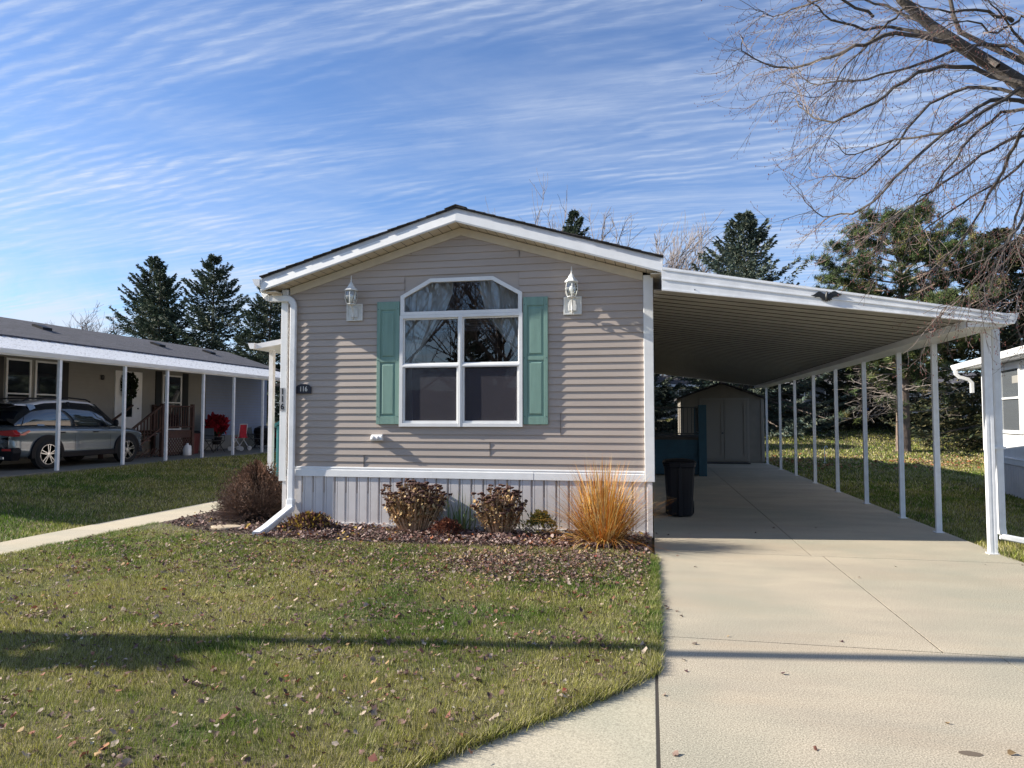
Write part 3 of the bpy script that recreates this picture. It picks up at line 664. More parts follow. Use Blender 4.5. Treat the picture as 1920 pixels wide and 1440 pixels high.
# sheer curtains
def curtain(edge, side, name):
    n = 46; rows = []; vs = []; fs = []
    for (z, xi) in edge:
        xo = WX0-.05 if side < 0 else WX1+.05
        for k in range(n+1):
            t = k/n; x = xo+(xi-xo)*t
            wv_ = .022*math.sin(t*38+z*2.5)*(1-.3*t)
            vs.append((x, YF+.14+wv_, z))
    for i in range(len(edge)-1):
        for k in range(n): fs.append((i*(n+1)+k, i*(n+1)+k+1, (i+1)*(n+1)+k+1, (i+1)*(n+1)+k))
    o = newmesh(name, [Vector(v) for v in vs], fs, M['sheer'], house, smooth=True); return o
curtain([(3.62,-2.42),(3.4,-2.40),(3.1,-2.31),(2.95,-2.22),(2.8,-2.10),(2.6,-1.96),(2.4,-1.83),(2.25,-1.82),(2.0,-1.86),(1.4,-1.92)], 1, 'curtain')
curtain([(3.62,-2.80),(3.4,-2.82),(3.1,-2.95),(2.95,-3.05),(2.8,-3.15),(2.6,-3.28),(2.4,-3.42),(2.25,-3.43),(2.0,-3.42),(1.4,-3.40)], -1, 'curtain')
s = MB()
for k in range(7): s.box(-3.55,-1.75,YF+.2,YF+.215,2.86+k*.035,2.885+k*.035)
s.build('window_valance', mat('dark_valance', (.10,.09,.11), .9), house)
# ---- shutters
def shutter(x0, x1):
    z0, z1 = 1.505, 3.285
    s = MB(); a = .055
    s.box(x0, x1, YF-.030, YF-.012, z0, z1)
    y0_, y1_ = YF-.042, YF-.0305
    s.box(x0,x0+a,y0_,y1_,z0,z1); s.box(x1-a,x1,y0_,y1_,z0,z1); s.box(x0+a+.0005,x1-a-.0005,y0_,y1_,z1-.12,z1); s.box(x0+a+.0005,x1-a-.0005,y0_,y1_,z0,z0+.11); s.box(x0+a+.0005,x1-a-.0005,y0_,y1_,2.40,2.455)
    o = s.build('shutter', M['shut'], house, bevel=.003)
    for (p0, p1) in ((z0+.135, 2.375), (2.48, z1-.145)):
        q = MB(); xa_, xb_ = x0+a+.022, x1-a-.022
        q.add([(xa_,YF-.0305,p0),(xb_,YF-.0305,p0),(xb_,YF-.0305,p1),(xa_,YF-.0305,p1),(xa_+.018,YF-.041,p0+.018),(xb_-.018,YF-.041,p0+.018),(xb_-.018,YF-.041,p1-.018),(xa_+.018,YF-.041,p1-.018)],
              [(4,5,6,7),(0,1,5,4),(1,2,6,5),(2,3,7,6),(3,0,4,7)]); q.build('panel', M['shut'], o)
    q = MB()
    for sx in (x0+.02, x1-.02):
        for sz in (z0+.11, 2.43, z1-.11): MB().lathe([(.006,0),(.006,-.006)], (sx, y0_, sz), 8, axis='y').build('screw', M['tealdk'], o)
shutter(-3.905, -3.562); shutter(-1.738, -1.392)

# ---- wall lanterns
def lantern(x, label):
    t = thing('wall_lantern', label, 'wall lamp', (x, YF, 3.02), 0, 'white wall lanterns on the gable wall')
    s = MB(); s.box(-.125,.125,-.030,-.0135,0,.25); ring(s, [(-.125,0),(.125,0),(.125,.25),(-.125,.25)], [(-.10,.025),(.10,.025),(.10,.225),(-.10,.225)], -.038,-.0305)
    s.build('mounting_block', M['lampw'], t, True, bevel=.004)
    s = MB(); s.prism([(-.055,.05),(.055,.05),(.06,.12),(.045,.19),(0,.21),(-.045,.19),(-.06,.12)], -.055,-.0385); s.build('back_plate', M['lampw'], t, True, bevel=.006)
    s = MB(); pts = [(0,-.05,.05),(0,-.07,.02),(0,-.09,.05),(0,-.075,.10),(0,-.09,.15),(0,-.13,.19),(0,-.16,.215)]
    s.tube(pts, [.009,.010,.012,.011,.011,.012,.014], 8); s.lathe([(.012,0),(.02,.006),(.016,.014)], (0,-.09,.05), 8); s.build('arm', M['lampw'], t, True, smooth=True)
    c = (0,-.16,0); n = 8
    prof = [(.055,.225),(.075,.26),(.088,.31),(.088,.36),(.076,.425)]
    s = MB(); s.lathe([(.005,.198),(.03,.205),(.05,.214),(.062,.222),(.060,.232),(.02,.236)], c, 8); s.build('base_cup', M['lampw'], t, True)
    s = MB()
    for k in range(6):
        a = 2*PI*(k+.5)/6+.2; s.tube([(c[0]+r*math.cos(a), c[1]+r*math.sin(a), z) for r, z in prof], .0055, 5)
    s.tube([(c[0]+.088*math.cos(a_), c[1]+.088*math.sin(a_), .335) for a_ in np.linspace(0, 2*PI, 25)], .003, 5)
    s.build('cage', M['lampw'], t, True)
    s = MB(); s.lathe([(r-.004, z) for r, z in prof], c, 24); s.f = s.f[:-2]; s.build('glass_shade', M['lampglass'], t, True, smooth=True)
    s = MB(); s.lathe([(.095,.420),(.100,.430),(.082,.452),(.055,.475),(.042,.505),(.022,.535),(.010,.55),(.008,.565),(.013,.575),(.007,.59),(.006,.625),(.002,.65)], c, 8); s.build('cap', M['lampw'], t, True)
    s = MB(); s.lathe([(.014,.235),(.014,.285),(.018,.29),(.030,.32),(.031,.345),(.018,.372),(.004,.38)], c, 14); s.build('bulb', M['bulb'], t, True, smooth=True)
lantern(-4.26, 'white coach lantern left of the arched window, unlit')
lantern(-1.045, 'white coach lantern between the right shutter and the carport corner, bulb showing')

# number plaque and post number
pq = thing('number_plaque', 'black arched plaque reading 116 on the taupe siding', 'sign', (-5.06, YF-.014, 1.955))
s = MB(); s.prism([(-.125,0),(.125,0),(.125,.095),(.09,.125),(.04,.143),(-.04,.143),(-.09,.125),(-.125,.095)], -.022, -.002); s.build('plate', mat('navy_enamel', (.012,.012,.025), .3), pq, True, bevel=.003)
text('116', .105, .002, mat('cream_number', (.75,.72,.65), .6), 'digits', pq, FRONT, Vector((-5.06+.005, YF-.038, 2.022)), .82)
pn = thing('number_strip', 'stacked black digits 116 stuck on the left white corner post', 'sign', (-5.385, YF-.048, 1.70))
s = MB(); s.box(-.038,.038,-.002,0,.0,.345); s.build('backing', mat('grey_sticker', (.33,.33,.34), .6), pn, True)
for i, ch in enumerate('116'):
    text(ch, .125, .001, M['black'], 'digit', pn, FRONT, Vector((-5.385, YF-.0515, 1.985-.112*i)), 1.0)
ob = thing('outlet_box', 'small white outlet cover box on the siding below the left shutter', 'outlet box', (-3.885, YF, 1.265))
s = MB(); s.prism([(-.014,0),(-.075,.0),(-.095,.02),(-.075,.075),(-.05,.09),(-.014,.09)], -.085, .085, 'x'); s.build('cover', M['white'], ob, True, bevel=.006)
s = MB()
for xx in (-.04, .03): MB().lathe([(.024,-.088),(.024,-.100),(.012,-.106)], (xx,0,.045), 12, axis='y').build('socket_lid', M['gray'], ob, True)

# ------------------------------------------------------------ carport
cp = thing('carport', 'white metal carport with sloping flat roof on thin posts beside the house', 'carport', (3.95, 9.25, 0))
def ct(x): return 3.47+(x-.15)*(2.77-3.47)/3.85      # top line
def cb(x): return 3.19+(x-.15)*(2.66-3.19)/3.85
CY0, CY1 = 8.9, 25.75
s = MB(); s.prism([(.15,ct(.15)-.012),(4.02,ct(4.02)-.012),(4.02,ct(4.02)),(.15,ct(.15))], CY0+.004, CY1)
y = CY0+.3
while y < CY1:
    s.prism([(.15,ct(.15)),(4.02,ct(4.02)),(4.02,ct(4.02)+.035),(.15,ct(.15)+.035)], y, y+.02); y += .3
s.build('roof_panel', M['dirtywhite'], cp)
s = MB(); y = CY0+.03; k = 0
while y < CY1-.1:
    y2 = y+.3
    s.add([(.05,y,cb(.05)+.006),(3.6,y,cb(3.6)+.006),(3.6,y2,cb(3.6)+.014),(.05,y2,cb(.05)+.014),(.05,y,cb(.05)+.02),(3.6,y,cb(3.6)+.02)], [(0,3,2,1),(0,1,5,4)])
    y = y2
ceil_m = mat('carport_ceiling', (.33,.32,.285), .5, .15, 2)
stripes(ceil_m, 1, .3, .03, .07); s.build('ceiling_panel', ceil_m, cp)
s = MB()
def cfas(y0, y1, o):
    s.prism([(.15,cb(.15)),(4.0,cb(4.0)),(4.0,ct(4.0)+.02),(.15,ct(.15)+.02)], y0, y1)
    for f0, f1, e in ((.50,.56,.012),(.0,.07,.018),(.93,1.0,.010)):
        a0 = cb(.15)+(ct(.15)-cb(.15))*f0; a1 = cb(.15)+(ct(.15)-cb(.15))*f1; b0 = cb(4.)+(ct(4.)-cb(4.))*f0; b1 = cb(4.)+(ct(4.)-cb(4.))*f1
        ya, yb = (y0-e, y0-.0005) if o < 0 else (y1+.0005, y1+e)
        s.prism([(.152,a0),(3.998,b0),(3.998,b1),(.152,a1)], ya, yb)
cfas(CY0-.02, CY0+.003, -1); s.build('fascia', M['whitem'], cp)
s = MB(); cfas(CY1, CY1+.02, 1); s.build('fascia', M['whitem'], cp)
s = MB(); x = .4
while x < 3.9:
    z = ct(x)+.022; MB().lathe([(.008,0),(.008,.01)], (x, CY0-.01, z), 6).build('screw', M['black'], cp); x += .42
for x in (.55, 3.4): MB().lathe([(.008,0),(.008,-.008)], (x,CY0-.02,cb(x)+.05), 6, axis='y').build('screw', M['black'], cp)
s = MB(); s.box(3.58,4.00,CY0+.004,CY1,2.645,2.705); s.box(3.575,3.60,CY0+.004,CY1,2.635,2.72); s.build('beam', M['whitem'], cp)
s = MB(); s.prism(gutter_prof(4.003, 2.79, 1, .12, .12), CY0-.02, CY1); s.prism([(4.003,2.79),(4.003,2.67),(4.07,2.67),(4.09,2.70),(4.123,2.79)], CY0-.026, CY0-.019); s.build('gutter', M['whitem'], cp)
YP = [9.25,10.82,12.25,14.15,16.2,18.3,20.6,22.9,25.45]
for i, y in enumerate(YP):
    s = MB(); hw = .038 if i == 0 else .031
    s.box(3.93-hw,3.93+hw,y-hw,y+hw,-.02,2.645); s.box(3.93-hw-.004,3.93-hw*.3,y-hw-.004,y-hw-.0005,.0,2.64); s.box(3.93+hw*.3,3.93+hw+.004,y-hw-.004,y-hw-.0005,.0,2.64)
    s.box(3.93-.055,3.93+.055,y-.055,y+.055,-.01,.01)
    s.build('post', M['whitem'], cp)
rtube([(4.14,9.5,2.68),(4.14,9.5,1.2),(4.14,9.5,.28),(4.15,9.5,.20)], .085, .065).build('downspout', M['whitem'], cp)
rtube([(4.13,9.5,.17),(4.35,9.46,.13),(5.9,9.35,.07)], .07, .09, (0,0,1)).build('downspout_extension', M['whitem'], cp)
s = MB(); s.tube([(4.06,9.46,.14),(4.06,9.46,1.2),(3.99,9.40,1.7),(3.985,9.36,2.4)], .009, 8); s.build('conduit', M['whitem'], cp)
s = MB(); s.box(4.04,4.20,9.45,9.54,1.22,1.25); s.build('strap', M['whitem'], cp)
# eagle ornament
eg = thing('eagle_ornament', 'black metal eagle with spread wings fixed to the carport fascia', 'ornament', (2.075, CY0-.034, 3.02))
half = [(0,.045),(.02,.055),(.045,.07),(.07,.086),(.095,.088),(.12,.07),(.15,.05),(.175,.045),(.15,.035),(.125,.035),(.135,.02),(.105,.022),(.08,.022),(.065,.008),(.05,.0),(.06,-.015),(.035,-.012),(.04,-.03),(.02,-.02),(.012,-.035),(0,-.028)]
s = MB(); s.prism(half+[(-a,b) for a,b in half[::-1][1:-1]], -.012, .012); s.build('wings', M['blackm'], eg, True, bevel=.004)
s = MB(); s.lathe([(.004,-.035),(.02,-.01),(.022,.03),(.014,.06),(.013,.075),(.004,.088)], (0,-.014,0), 10); s.tube([(0,-.03,.075),(.012,-.045,.066)], [.006,.001], 6); s.build('body', M['blackm'], eg, True, smooth=True)

# ------------------------------------------------------------ under the carport
t = thing('trash_can', 'tall black wheeled trash can standing beside the house corner', 'trash can', (.45, 11.85, 0))
s = MB(); s.lathe([(.01,.02),(.19,.02),(.205,.03),(.215,.3),(.245,.78),(.25,.80),(.262,.81),(.262,.84),(.245,.845),(.24,.80),(.01,.78)], (0,0,0), 28, 1.0, 1.05, p=4.5); s.build('bin_body', M['black'], t, True)
s = MB(); s.lathe([(.25,.846),(.272,.848),(.272,.875),(.24,.905),(.12,.925),(.01,.93)], (0,0,0), 28, 1.0, 1.05, p=4.5); s.build('lid', M['black'], t, True)
s = MB(); s.box(-.03,.03,-.285,-.235,.02,.80); s.box(-.012,.012,-.30,-.28,.80,.88); s.build('front_rib', M['black'], t, True, bevel=.008)
for sx in (-1, 1):
    s = MB(); s.lathe([(.10,-.02),(.11,-.01),(.11,.03),(.10,.04)], (sx*.20,.24,.11), 18, axis='x'); s.build('wheel', M['tyre'], t, True)
s = MB(); s.tube([(-.2,.30,.83),(-.2,.34,.86),(.2,.34,.86),(.2,.30,.83)], .013, 8); s.build('handle', M['black'], t, True)

dk = thing('side_deck', 'blue-green painted wooden deck with metal railing under the carport', 'deck', (.75, 19.9, 0))
s = MB()
for k in range(5): s.box(.05,1.42,19.9,19.925,.04+k*.19,.04+k*.19+.189)
for k in range(16): s.box(1.395,1.42,19.93+k*.19,19.93+k*.19+.182,.04,.985)
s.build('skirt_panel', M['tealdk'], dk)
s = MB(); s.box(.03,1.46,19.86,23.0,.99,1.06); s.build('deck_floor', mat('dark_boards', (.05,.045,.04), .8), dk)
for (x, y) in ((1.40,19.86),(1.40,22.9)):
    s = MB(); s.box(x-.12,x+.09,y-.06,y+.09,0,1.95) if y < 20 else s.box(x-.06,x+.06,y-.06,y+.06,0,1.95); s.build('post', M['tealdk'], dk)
s = MB(); s.box(.05,1.28,19.86,19.89,1.86,1.90); s.box(.05,1.28,19.86,19.89,1.15,1.18)
for k in range(11): s.box(.10+k*.11,.118+k*.11,19.865,19.885,1.18,1.86)
s.box(1.39,1.42,19.95,22.8,1.86,1.90); s.box(1.39,1.42,19.95,22.8,1.15,1.18)
for k in range(24): s.box(1.395,1.412,20.0+k*.117,20.018+k*.117,1.18,1.86)
s.build('railing', M['blackm'], dk)

sh = thing('storage_shed', 'tan storage shed with double doors at the end of the carport', 'shed', (2.5, 26.0, 0))
s = MB(); siding(s, 1.08, 3.9, .08, 2.85, 26.0, pitch=.11, clip=gable(1.08, 3.9, 2.49, 2.3, 2.80)); siding(s, 26.0, 29, .08, 2.3, 3.9, out=1, ax='y', pitch=.11); siding(s, 26.0, 29, .08, 2.3, 1.08, out=-1, ax='y', pitch=.11)
s.prism([(1.08,.0),(3.9,.0),(3.9,2.3),(2.49,2.78),(1.08,2.3)], 26.003, 29); s.build('wall', M['shedw'], sh)
s = MB(); s.prism([(.93,2.25),(2.49,2.82),(4.05,2.25),(4.05,2.31),(2.49,2.89),(.93,2.31)], 25.85, 29.1); s.build('roof', M['shingle'], sh)
s = MB(); ring(s, [(1.72,.06),(3.42,.06),(3.42,2.30),(1.72,2.30)], [(1.80,.10),(3.34,.10),(3.34,2.22),(1.80,2.22)], 25.955, 25.985); s.box(3.82,3.93,25.965,26.1,.05,2.3); s.build('door_frame', mat('tan_trim', (.26,.235,.2), .6), sh)
for a, b in ((1.81,2.55),(2.57,3.33)):
    s = MB(); ring(s, [(a,.11),(b,.11),(b,2.21),(a,2.21)], [(a+.10,.25),(b-.10,.25),(b-.10,2.1),(a+.10,2.1)], 25.945, 25.97)
    siding(s, a+.1, b-.1, .25, 2.1, 25.972, pitch=.11, lip=.008); dd = s.build('door', mat('tan_door', (.24,.215,.18), .6), sh)
    if a < 2: MB().lathe([(.012,0),(.03,-.03),(.02,-.05)], (b-.05,25.944,1.05), 10, axis='y').build('door_knob', M['blackm'], dd)
tag(MB().prism([(1.9,25.2),(3.35,25.2),(3.3,25.83),(1.95,25.83)], .004, .03, 'z').build('door_mat', mat('dark_mat', (.03,.028,.025), .95, bump=.5)), 'dark doormat lying in front of the storage shed doors', 'mat')
gk = thing('garden_hook', 'thin white shepherd hook standing in the back lawn', 'garden hook', (6.0, 26.4, 0))
MB().tube([(0,0,-.05),(0,0,.48),(.0,0,.55),(.03,0,.60),(.07,0,.60),(.09,0,.56),(.085,0,.53)], .011, 6).build('rod', M['white'], gk, True)
MB().box(-.05,.05,-.012,.012,.02,.035).build('foot_bar', M['white'], gk, True)

# ------------------------------------------------------------ left porch of the house
pa = thing('porch_awning', 'small white flat awning on a thin post at the left side of the house', 'awning', (-6.75, 11.7, 0))
s = MB(); s.prism([(-6.80,2.80),(-5.40,3.02),(-5.40,3.11),(-6.80,2.89)], 11.1, 14.0); s.build('roof_panel', M['whitem'], pa)
s = MB(); s.prism(gutter_prof(-6.802, 2.905, -1, .12, .10), 11.08, 14.02); s.prism([(-6.802,2.905),(-6.802,2.805),(-6.88,2.805),(-6.922,2.905)], 11.07, 11.0795); s.build('gutter', M['whitem'], pa)
s = MB(); s.box(-6.76,-6.68,11.5,11.58,0,2.82); s.build('post', M['whitem'], pa)
s = MB(); s.box(-6.76,-6.68,13.7,13.78,0,2.82); s.build('post', M['whitem'], pa)
pr = thing('porch_steps', 'teal painted porch steps and handrail by the left side of the house', 'porch steps', (-6.3, 11.7, 0))
s = MB(); s.box(-6.65,-6.53,11.6,11.72,0,1.45); s.build('newel_post', M['teal'], pr, bevel=.005)
s = MB(); s.box(-6.0,-5.9,11.55,11.65,0,1.95); s.build('newel_post', M['teal'], pr, bevel=.005)
s = MB(); s.bar((-6.72,11.66,1.44), (-5.7,11.66,2.0), .16, .05); s.build('handrail', M['teal'], pr)
s = MB()
for k in range(7):
    x = -6.47+k*.11; s.box(x-.018,x+.018,11.63,11.67,.35+k*.055,1.50+k*.055)
s.build('baluster', M['teal'], pr)
s = MB(); s.bar((-6.6,11.65,.38),(-5.7,11.65,.90), .05, .12)
for k in range(4): s.box(-6.7+k*.22,-6.42+k*.22,11.75,12.9,.16+k*.18,.20+k*.18)
s.box(-5.95,-5.42,11.68,13.2,.0,.86); s.build('steps', M['teal'], pr)

# ------------------------------------------------------------ garden plants
def strip_blades(bases, n, L0, L1, w0, spread, seed, cols, up=.9, droop=1.0, seg=6):
    r = np.random.default_rng(seed); V = []; F = []; Cc = []; b = 0
    for i in range(n):
        a = r.random()*2*PI; bx_, by_, bz_ = bases; rr = r.random()**.7*.19
        p = np.array([bx_+math.cos(a)*rr, by_+math.sin(a)*rr*.8, bz_]); lean = r.random()**1.3*spread; a2 = a+r.normal(0, .5)
        Ln = L0+(L1-L0)*r.random()*(1-.25*lean/spread); el = PI/2-lean; wd = w0*(.6+.7*r.random()); col = cols[r.integers(len(cols))]*(.7+.6*r.random())
        side = np.array([-math.sin(a2), math.cos(a2), 0]); dr = droop*(.3+r.random())*(.25+lean/spread)
        for k in range(seg+1):
            t = k/seg; wk = wd*(1-t)**.6*(.6+.4*min(1, t*6))
            V += [p-side*wk*.5, p+side*wk*.5]; Cc += [col*(.8+.35*t)]*2
            if k < seg: F.append((b+2*k, b+2*k+1, b+2*k+3, b+2*k+2))
            d_ = np.array([math.cos(a2)*math.cos(el), math.sin(a2)*math.cos(el), math.sin(el)]); p = p+d_*Ln/seg; el -= dr*t*1.1
            if p[2] < .04: p[2] = .04; el = max(el, 0)
        b += 2*(seg+1)
    return np.array(V), np.array(F), np.array(Cc)
og = thing('ornamental_grass', 'large golden orange clump of ornamental grass by the driveway corner', 'ornamental grass', (-.60, 8.85, .02))
GC = np.array([[.62,.32,.06],[.64,.40,.09],[.52,.21,.04],[.46,.16,.03],[.66,.52,.24],[.50,.27,.08],[.30,.18,.09]])
v, f, c = strip_blades((-.60,8.85,.02), 1100, .45, 1.18, .012, 1.0, 1, GC, droop=.30); newmesh('blades', v, f, M['leaf'], og, col=c)
v, f, c = strip_blades((-.60,8.82,.02), 620, .45, 1.05, .010, 1.40, 2, GC, droop=.55); newmesh('drooping_blades', v, f, M['leaf'], og, col=c)
v, f, c = strip_blades((-.60,8.85,.02), 16, .95, 1.3, .006, .9, 5, np.array([[.55,.45,.25]]), droop=.7); newmesh('seed_stalks', v, f, M['leaf'], og, col=c)
ir = thing('iris_clump', 'green strap-leaved iris clump between the two dried sedums', 'plant', (-2.58, 9.35, .02))
v, f, c = strip_blades((-2.58,9.38,.02), 38, .3, .62, .026, .8, 3, np.array([[.10,.17,.07],[.13,.20,.07],[.20,.22,.09]]), droop=.25); newmesh('leaves', v, f, M['leaf'], ir, col=c)
def sedum(name, label, x, y, rx, h, seed, nst):
    t = thing(name, label, 'plant', (x, y, .02), 0, 'dried sedum clumps in the planting bed'); r = random.Random(seed)
    st = MB(); hd = MB(); tips = []
    for i in range(nst):
        a = r.random()*2*PI; q = math.sqrt(r.random()); tx, ty = math.cos(a)*q*rx*r.uniform(.8,1.15), math.sin(a)*q*rx*.7; hz = h*(1-.22*q*q)*(.60+.50*r.random())
        bx_, by_ = tx*.42, ty*.42
        st.tube([(bx_,by_,0),((bx_+tx)/2*1.05,(by_+ty)/2,hz*.5),(tx,ty,hz)], [.007,.006,.005], 4, False); tips.append((tx,ty,hz))
        rr = r.uniform(.022,.048)
        for k in range(6):
            a2 = r.random()*6.28; s2 = r.uniform(.4, .8)*rr; cx_, cy_ = tx+math.cos(a2)*rr*.7, ty+math.sin(a2)*rr*.7
            hd.lathe([(s2*.3,-.014),(s2,.0),(s2*.9,.008),(s2*.3,.013)], (cx_,cy_,hz+r.uniform(-.008,.006)), 5)
    st.build('stems', mat('sedum_stem', (.50,.33,.20), .8, .3, 9), t, True)
    tag(hd.build('flower_heads', mat('sedum_head', (.085,.038,.028), .9, .4, 30), t, True), kind='stuff')
    n = nst*16; rr2 = np.random.default_rng(seed); k = rr2.integers(0, len(tips), n); T = np.array(tips)[k]; u = .38+rr2.random(n)**.9*.56; P = T*u[:, None]; P[:, :2] += T[:, :2]*(.42*(1-u))[:, None]; P += rr2.normal(0, .028, (n, 3)); P[:, 2] = np.maximum(P[:, 2], .01)
    v, f, c = leaves(P[:, 0], P[:, 1], P[:, 2], .029, seed, np.array([[.44,.30,.13],[.26,.17,.09],[.52,.39,.20],[.16,.10,.06],[.36,.20,.10]]), tilt=1.4)
    newmesh('leaves', v, f, M['leaf'], t, True, col=c)
sedum('sedum_plant', 'large dried sedum clump with dark flat heads left of the irises', -3.2, 9.27, .46, .70, 4, 150)
sedum('sedum_plant', 'smaller dried sedum clump with dark flat heads right of the irises', -2.0, 9.22, .34, .64, 5, 95)
def mound(name, label, cat, x, y, rx, ry, h, n, size, seed, pal, twigs=0, thick=.004, tm='twig', group=None):
    t = thing(name, label, cat, (x, y, .02), 0, group); r = np.random.default_rng(seed)
    a = r.random(n)*2*PI; ct_ = r.random(n)**.6; q = .72+.32*r.random(n); ph = ct_*PI/2
    lump = 1+.10*np.sin(a*5+ph*4)+.08*np.sin(a*9+2)
    P = np.stack([np.cos(a)*np.sin(ph)*rx*q*lump, np.sin(a)*np.sin(ph)*ry*q*lump, np.cos(ph)*h*q*lump+.015], 1)
    P = np.stack([np.cos(a)*np.cos(ph)*rx*q*lump, np.sin(a)*np.cos(ph)*ry*q*lump, .03+np.sin(ph)*h*q*lump], 1)
    v, f, c = leaves(P[:, 0], P[:, 1], P[:, 2], size, seed, pal, tilt=1.5); newmesh('leaves', v, f, M['leaf'], t, True, col=c)
    if twigs:
        s = MB(); rr = random.Random(seed)
        for i in range(twigs):
            az = rr.random()*2*PI; el = math.asin(rr.random()**.8)*.98; L_ = rr.uniform(.85, 1.04)
            e = Vector((math.cos(az)*math.cos(el)*rx, math.sin(az)*math.cos(el)*ry, max(.06, math.sin(el)*h)))*L_
            b = Vector((e.x*.15+rr.uniform(-.03,.03), e.y*.15, 0)); mi = (b+e)/2+Vector((rr.uniform(-.03,.03), rr.uniform(-.03,.03), .05*h))
            s.tube([b, mi, e], [thick*1.6, thick, thick*.5], 3, False)
            for q_ in range(2):
                s.tube([mi+(e-mi)*rr.random()*.6, e+Vector((rr.uniform(-.06,.06), rr.uniform(-.06,.06), rr.uniform(-.05,.04)))], [thick*.7, thick*.4], 3, False)
        s.build('twigs', M[tm] if isinstance(tm, str) else tm, t, True)
    return t
bt = mat('bush_twig', (.21,.145,.11), .85, .4, 8)
mound('round_bush', 'round dense brown leafless bush at the left corner of the house', 'bush', -6.08, 10.05, .64, .62, .72, 13000, .019, 8, np.array([[.17,.10,.07],[.12,.07,.05],[.24,.15,.11],[.08,.05,.04]]), 1100, .0045, bt)
mound('dried_perennial', 'low dried perennial with yellow leaves beside the downspout foot', 'plant', -4.72, 9.15, .40, .30, .17, 1700, .035, 9, np.array([[.10,.05,.045],[.18,.10,.08],[.48,.34,.06],[.14,.07,.06]]), 60, .003)
mound('low_mound_plant', 'low rust-red mounded plant in front of the irises', 'plant', -2.68, 9.0, .24, .2, .17, 2200, .022, 10, np.array([[.16,.05,.035],[.11,.04,.03],[.22,.09,.05]]), 60, .003)
mound('leafy_weed', 'sparse yellow-green leafy plant left of the golden grass', 'plant', -1.45, 9.25, .30, .2, .26, 560, .032, 11, np.array([[.25,.24,.06],[.36,.28,.06],[.12,.14,.05]]), 40, .003)
t = thing('stepping_stone', 'flat tan stepping stone lying in the mulch by the round bush', 'stone', (-5.92, 9.02, .02))
MB().lathe([(.01,.0),(.21,.0),(.225,.012),(.222,.035),(.21,.045),(.01,.046)], (0,0,0), 18, 1.05, .62).build('slab', M['stone'], t, True)

# ------------------------------------------------------------ left neighbour
XN = -16.9; gz0 = .33
nb = thing('neighbour_home', 'long cream sided mobile home with grey shingle roof across the left lawn', 'mobile home', (-19.1, 8.2, gz0))
NY0, NY1 = 8.6, 28.6
s = MB(); siding(s, NY0, NY1, gz0+.55, 3.72, XN, pitch=.115, lip=.02, out=1, ax='y'); siding(s, -21.3, XN, gz0+.55, 4.4, NY0, pitch=.115, out=-1, clip=gable(-21.3, XN, -19.1, 3.72, 4.5)); siding(s, -21.3, XN, gz0+.55, 4.4, NY1, pitch=.115, out=1, clip=gable(-21.3, XN, -19.1, 3.72, 4.5))
s.box(-21.3, XN-.004, NY0+.004, NY1-.004, gz0, 3.72); s.build('wall', M['neigh'], nb)
s = MB(); siding(s, 24.2, NY1-.02, gz0+.56, 3.70, XN+.014, pitch=.115, out=1, ax='y'); s.build('sky_tinted_wall', M['skytint'], nb)  # same wall beyond the carport, coloured blue for the skylight on it
s = MB(); s.prism([(-21.6,3.65),(-19.1,4.56),(-16.45,3.70),(-16.45,3.76),(-19.1,4.62),(-21.6,3.71)], NY0-.3, NY1+.3); nr = s.build('roof', M['shingleg'], nb)
for y in (15.8+2.0, 26.0, 21.9+1.0):
    q = MB(); q.prism([(-18.35,4.38),(-17.95,4.25),(-17.95,4.33),(-18.05,4.36),(-18.25,4.43),(-18.35,4.44)], y, y+.34); q.build('roof_vent', M['black'], nr)
def nwin(y0, y1, z0, z1, name='window', parts_=True):
    fw = MB(); w_ = .055
    for (a, b, c_, d_) in ((y0,y1,z0,z0+w_),(y0,y1,z1-w_,z1),(y0,y0+w_,z0+w_,z1-w_),(y1-w_,y1,z0+w_,z1-w_),(y0+w_,y1-w_,(z0+z1)/2-.02,(z0+z1)/2+.02)):
        fw.box(XN+.0165, XN+.05, a, b, c_, d_)
    o = fw.build(name, M['white'], nb); MB().box(XN+.0165, XN+.028, y0+w_, y1-w_, z0+w_, z1-w_).build('pane', M['carglass'], o)
    MB().box(XN+.0285, XN+.030, y0+w_+.03, y1-w_-.05, z0+.14, (z0+z1)/2-.08).build('blind', mat('window_blind', (.22,.20,.18), .9), o) if parts_ else None
nwin(15.62, 16.40, 1.3, 3.2); nwin(16.52, 17.30, 1.3, 3.2); nwin(21.75, 22.75, 1.15, 3.12, parts_=False); nwin(12.6,13.4,1.4,3.1)
for (a, b) in ((15.2,15.55),(17.40,17.66),(21.38,21.68),(22.82,23.12)):
    MB().box(XN+.0165, XN+.045, a, b, 1.2, 3.22).build('shutter', M['blackm'], nb)
s = MB(); s.box(XN+.0165,XN+.05,19.60,20.60,.95,3.02); nd = s.build('door', M['white'], nb)
MB().box(XN+.0505,XN+.06,19.82,20.25,1.62,2.9).build('door_pane', M['carglass'], nd); MB().lathe([(.012,0),(.03,.03),(.02,.05)], (XN+.05,20.5,1.9), 8, axis='x').build('door_knob', M['blackm'], nd)
s = MB()
for (a, b, c_, d_) in ((19.5,19.6,.9,3.12),(20.6,20.70,.9,3.12),(19.6,20.6,3.02,3.12)): s.box(XN+.016,XN+.055,a,b,c_,d_)
s.build('door_trim', M['white'], nb)
MB().lathe([(.03,0),(.05,.05),(.055,.13),(.02,.16)], (XN+.06,18.95,2.78), 10).build('porch_lamp', M['blackm'], nb)
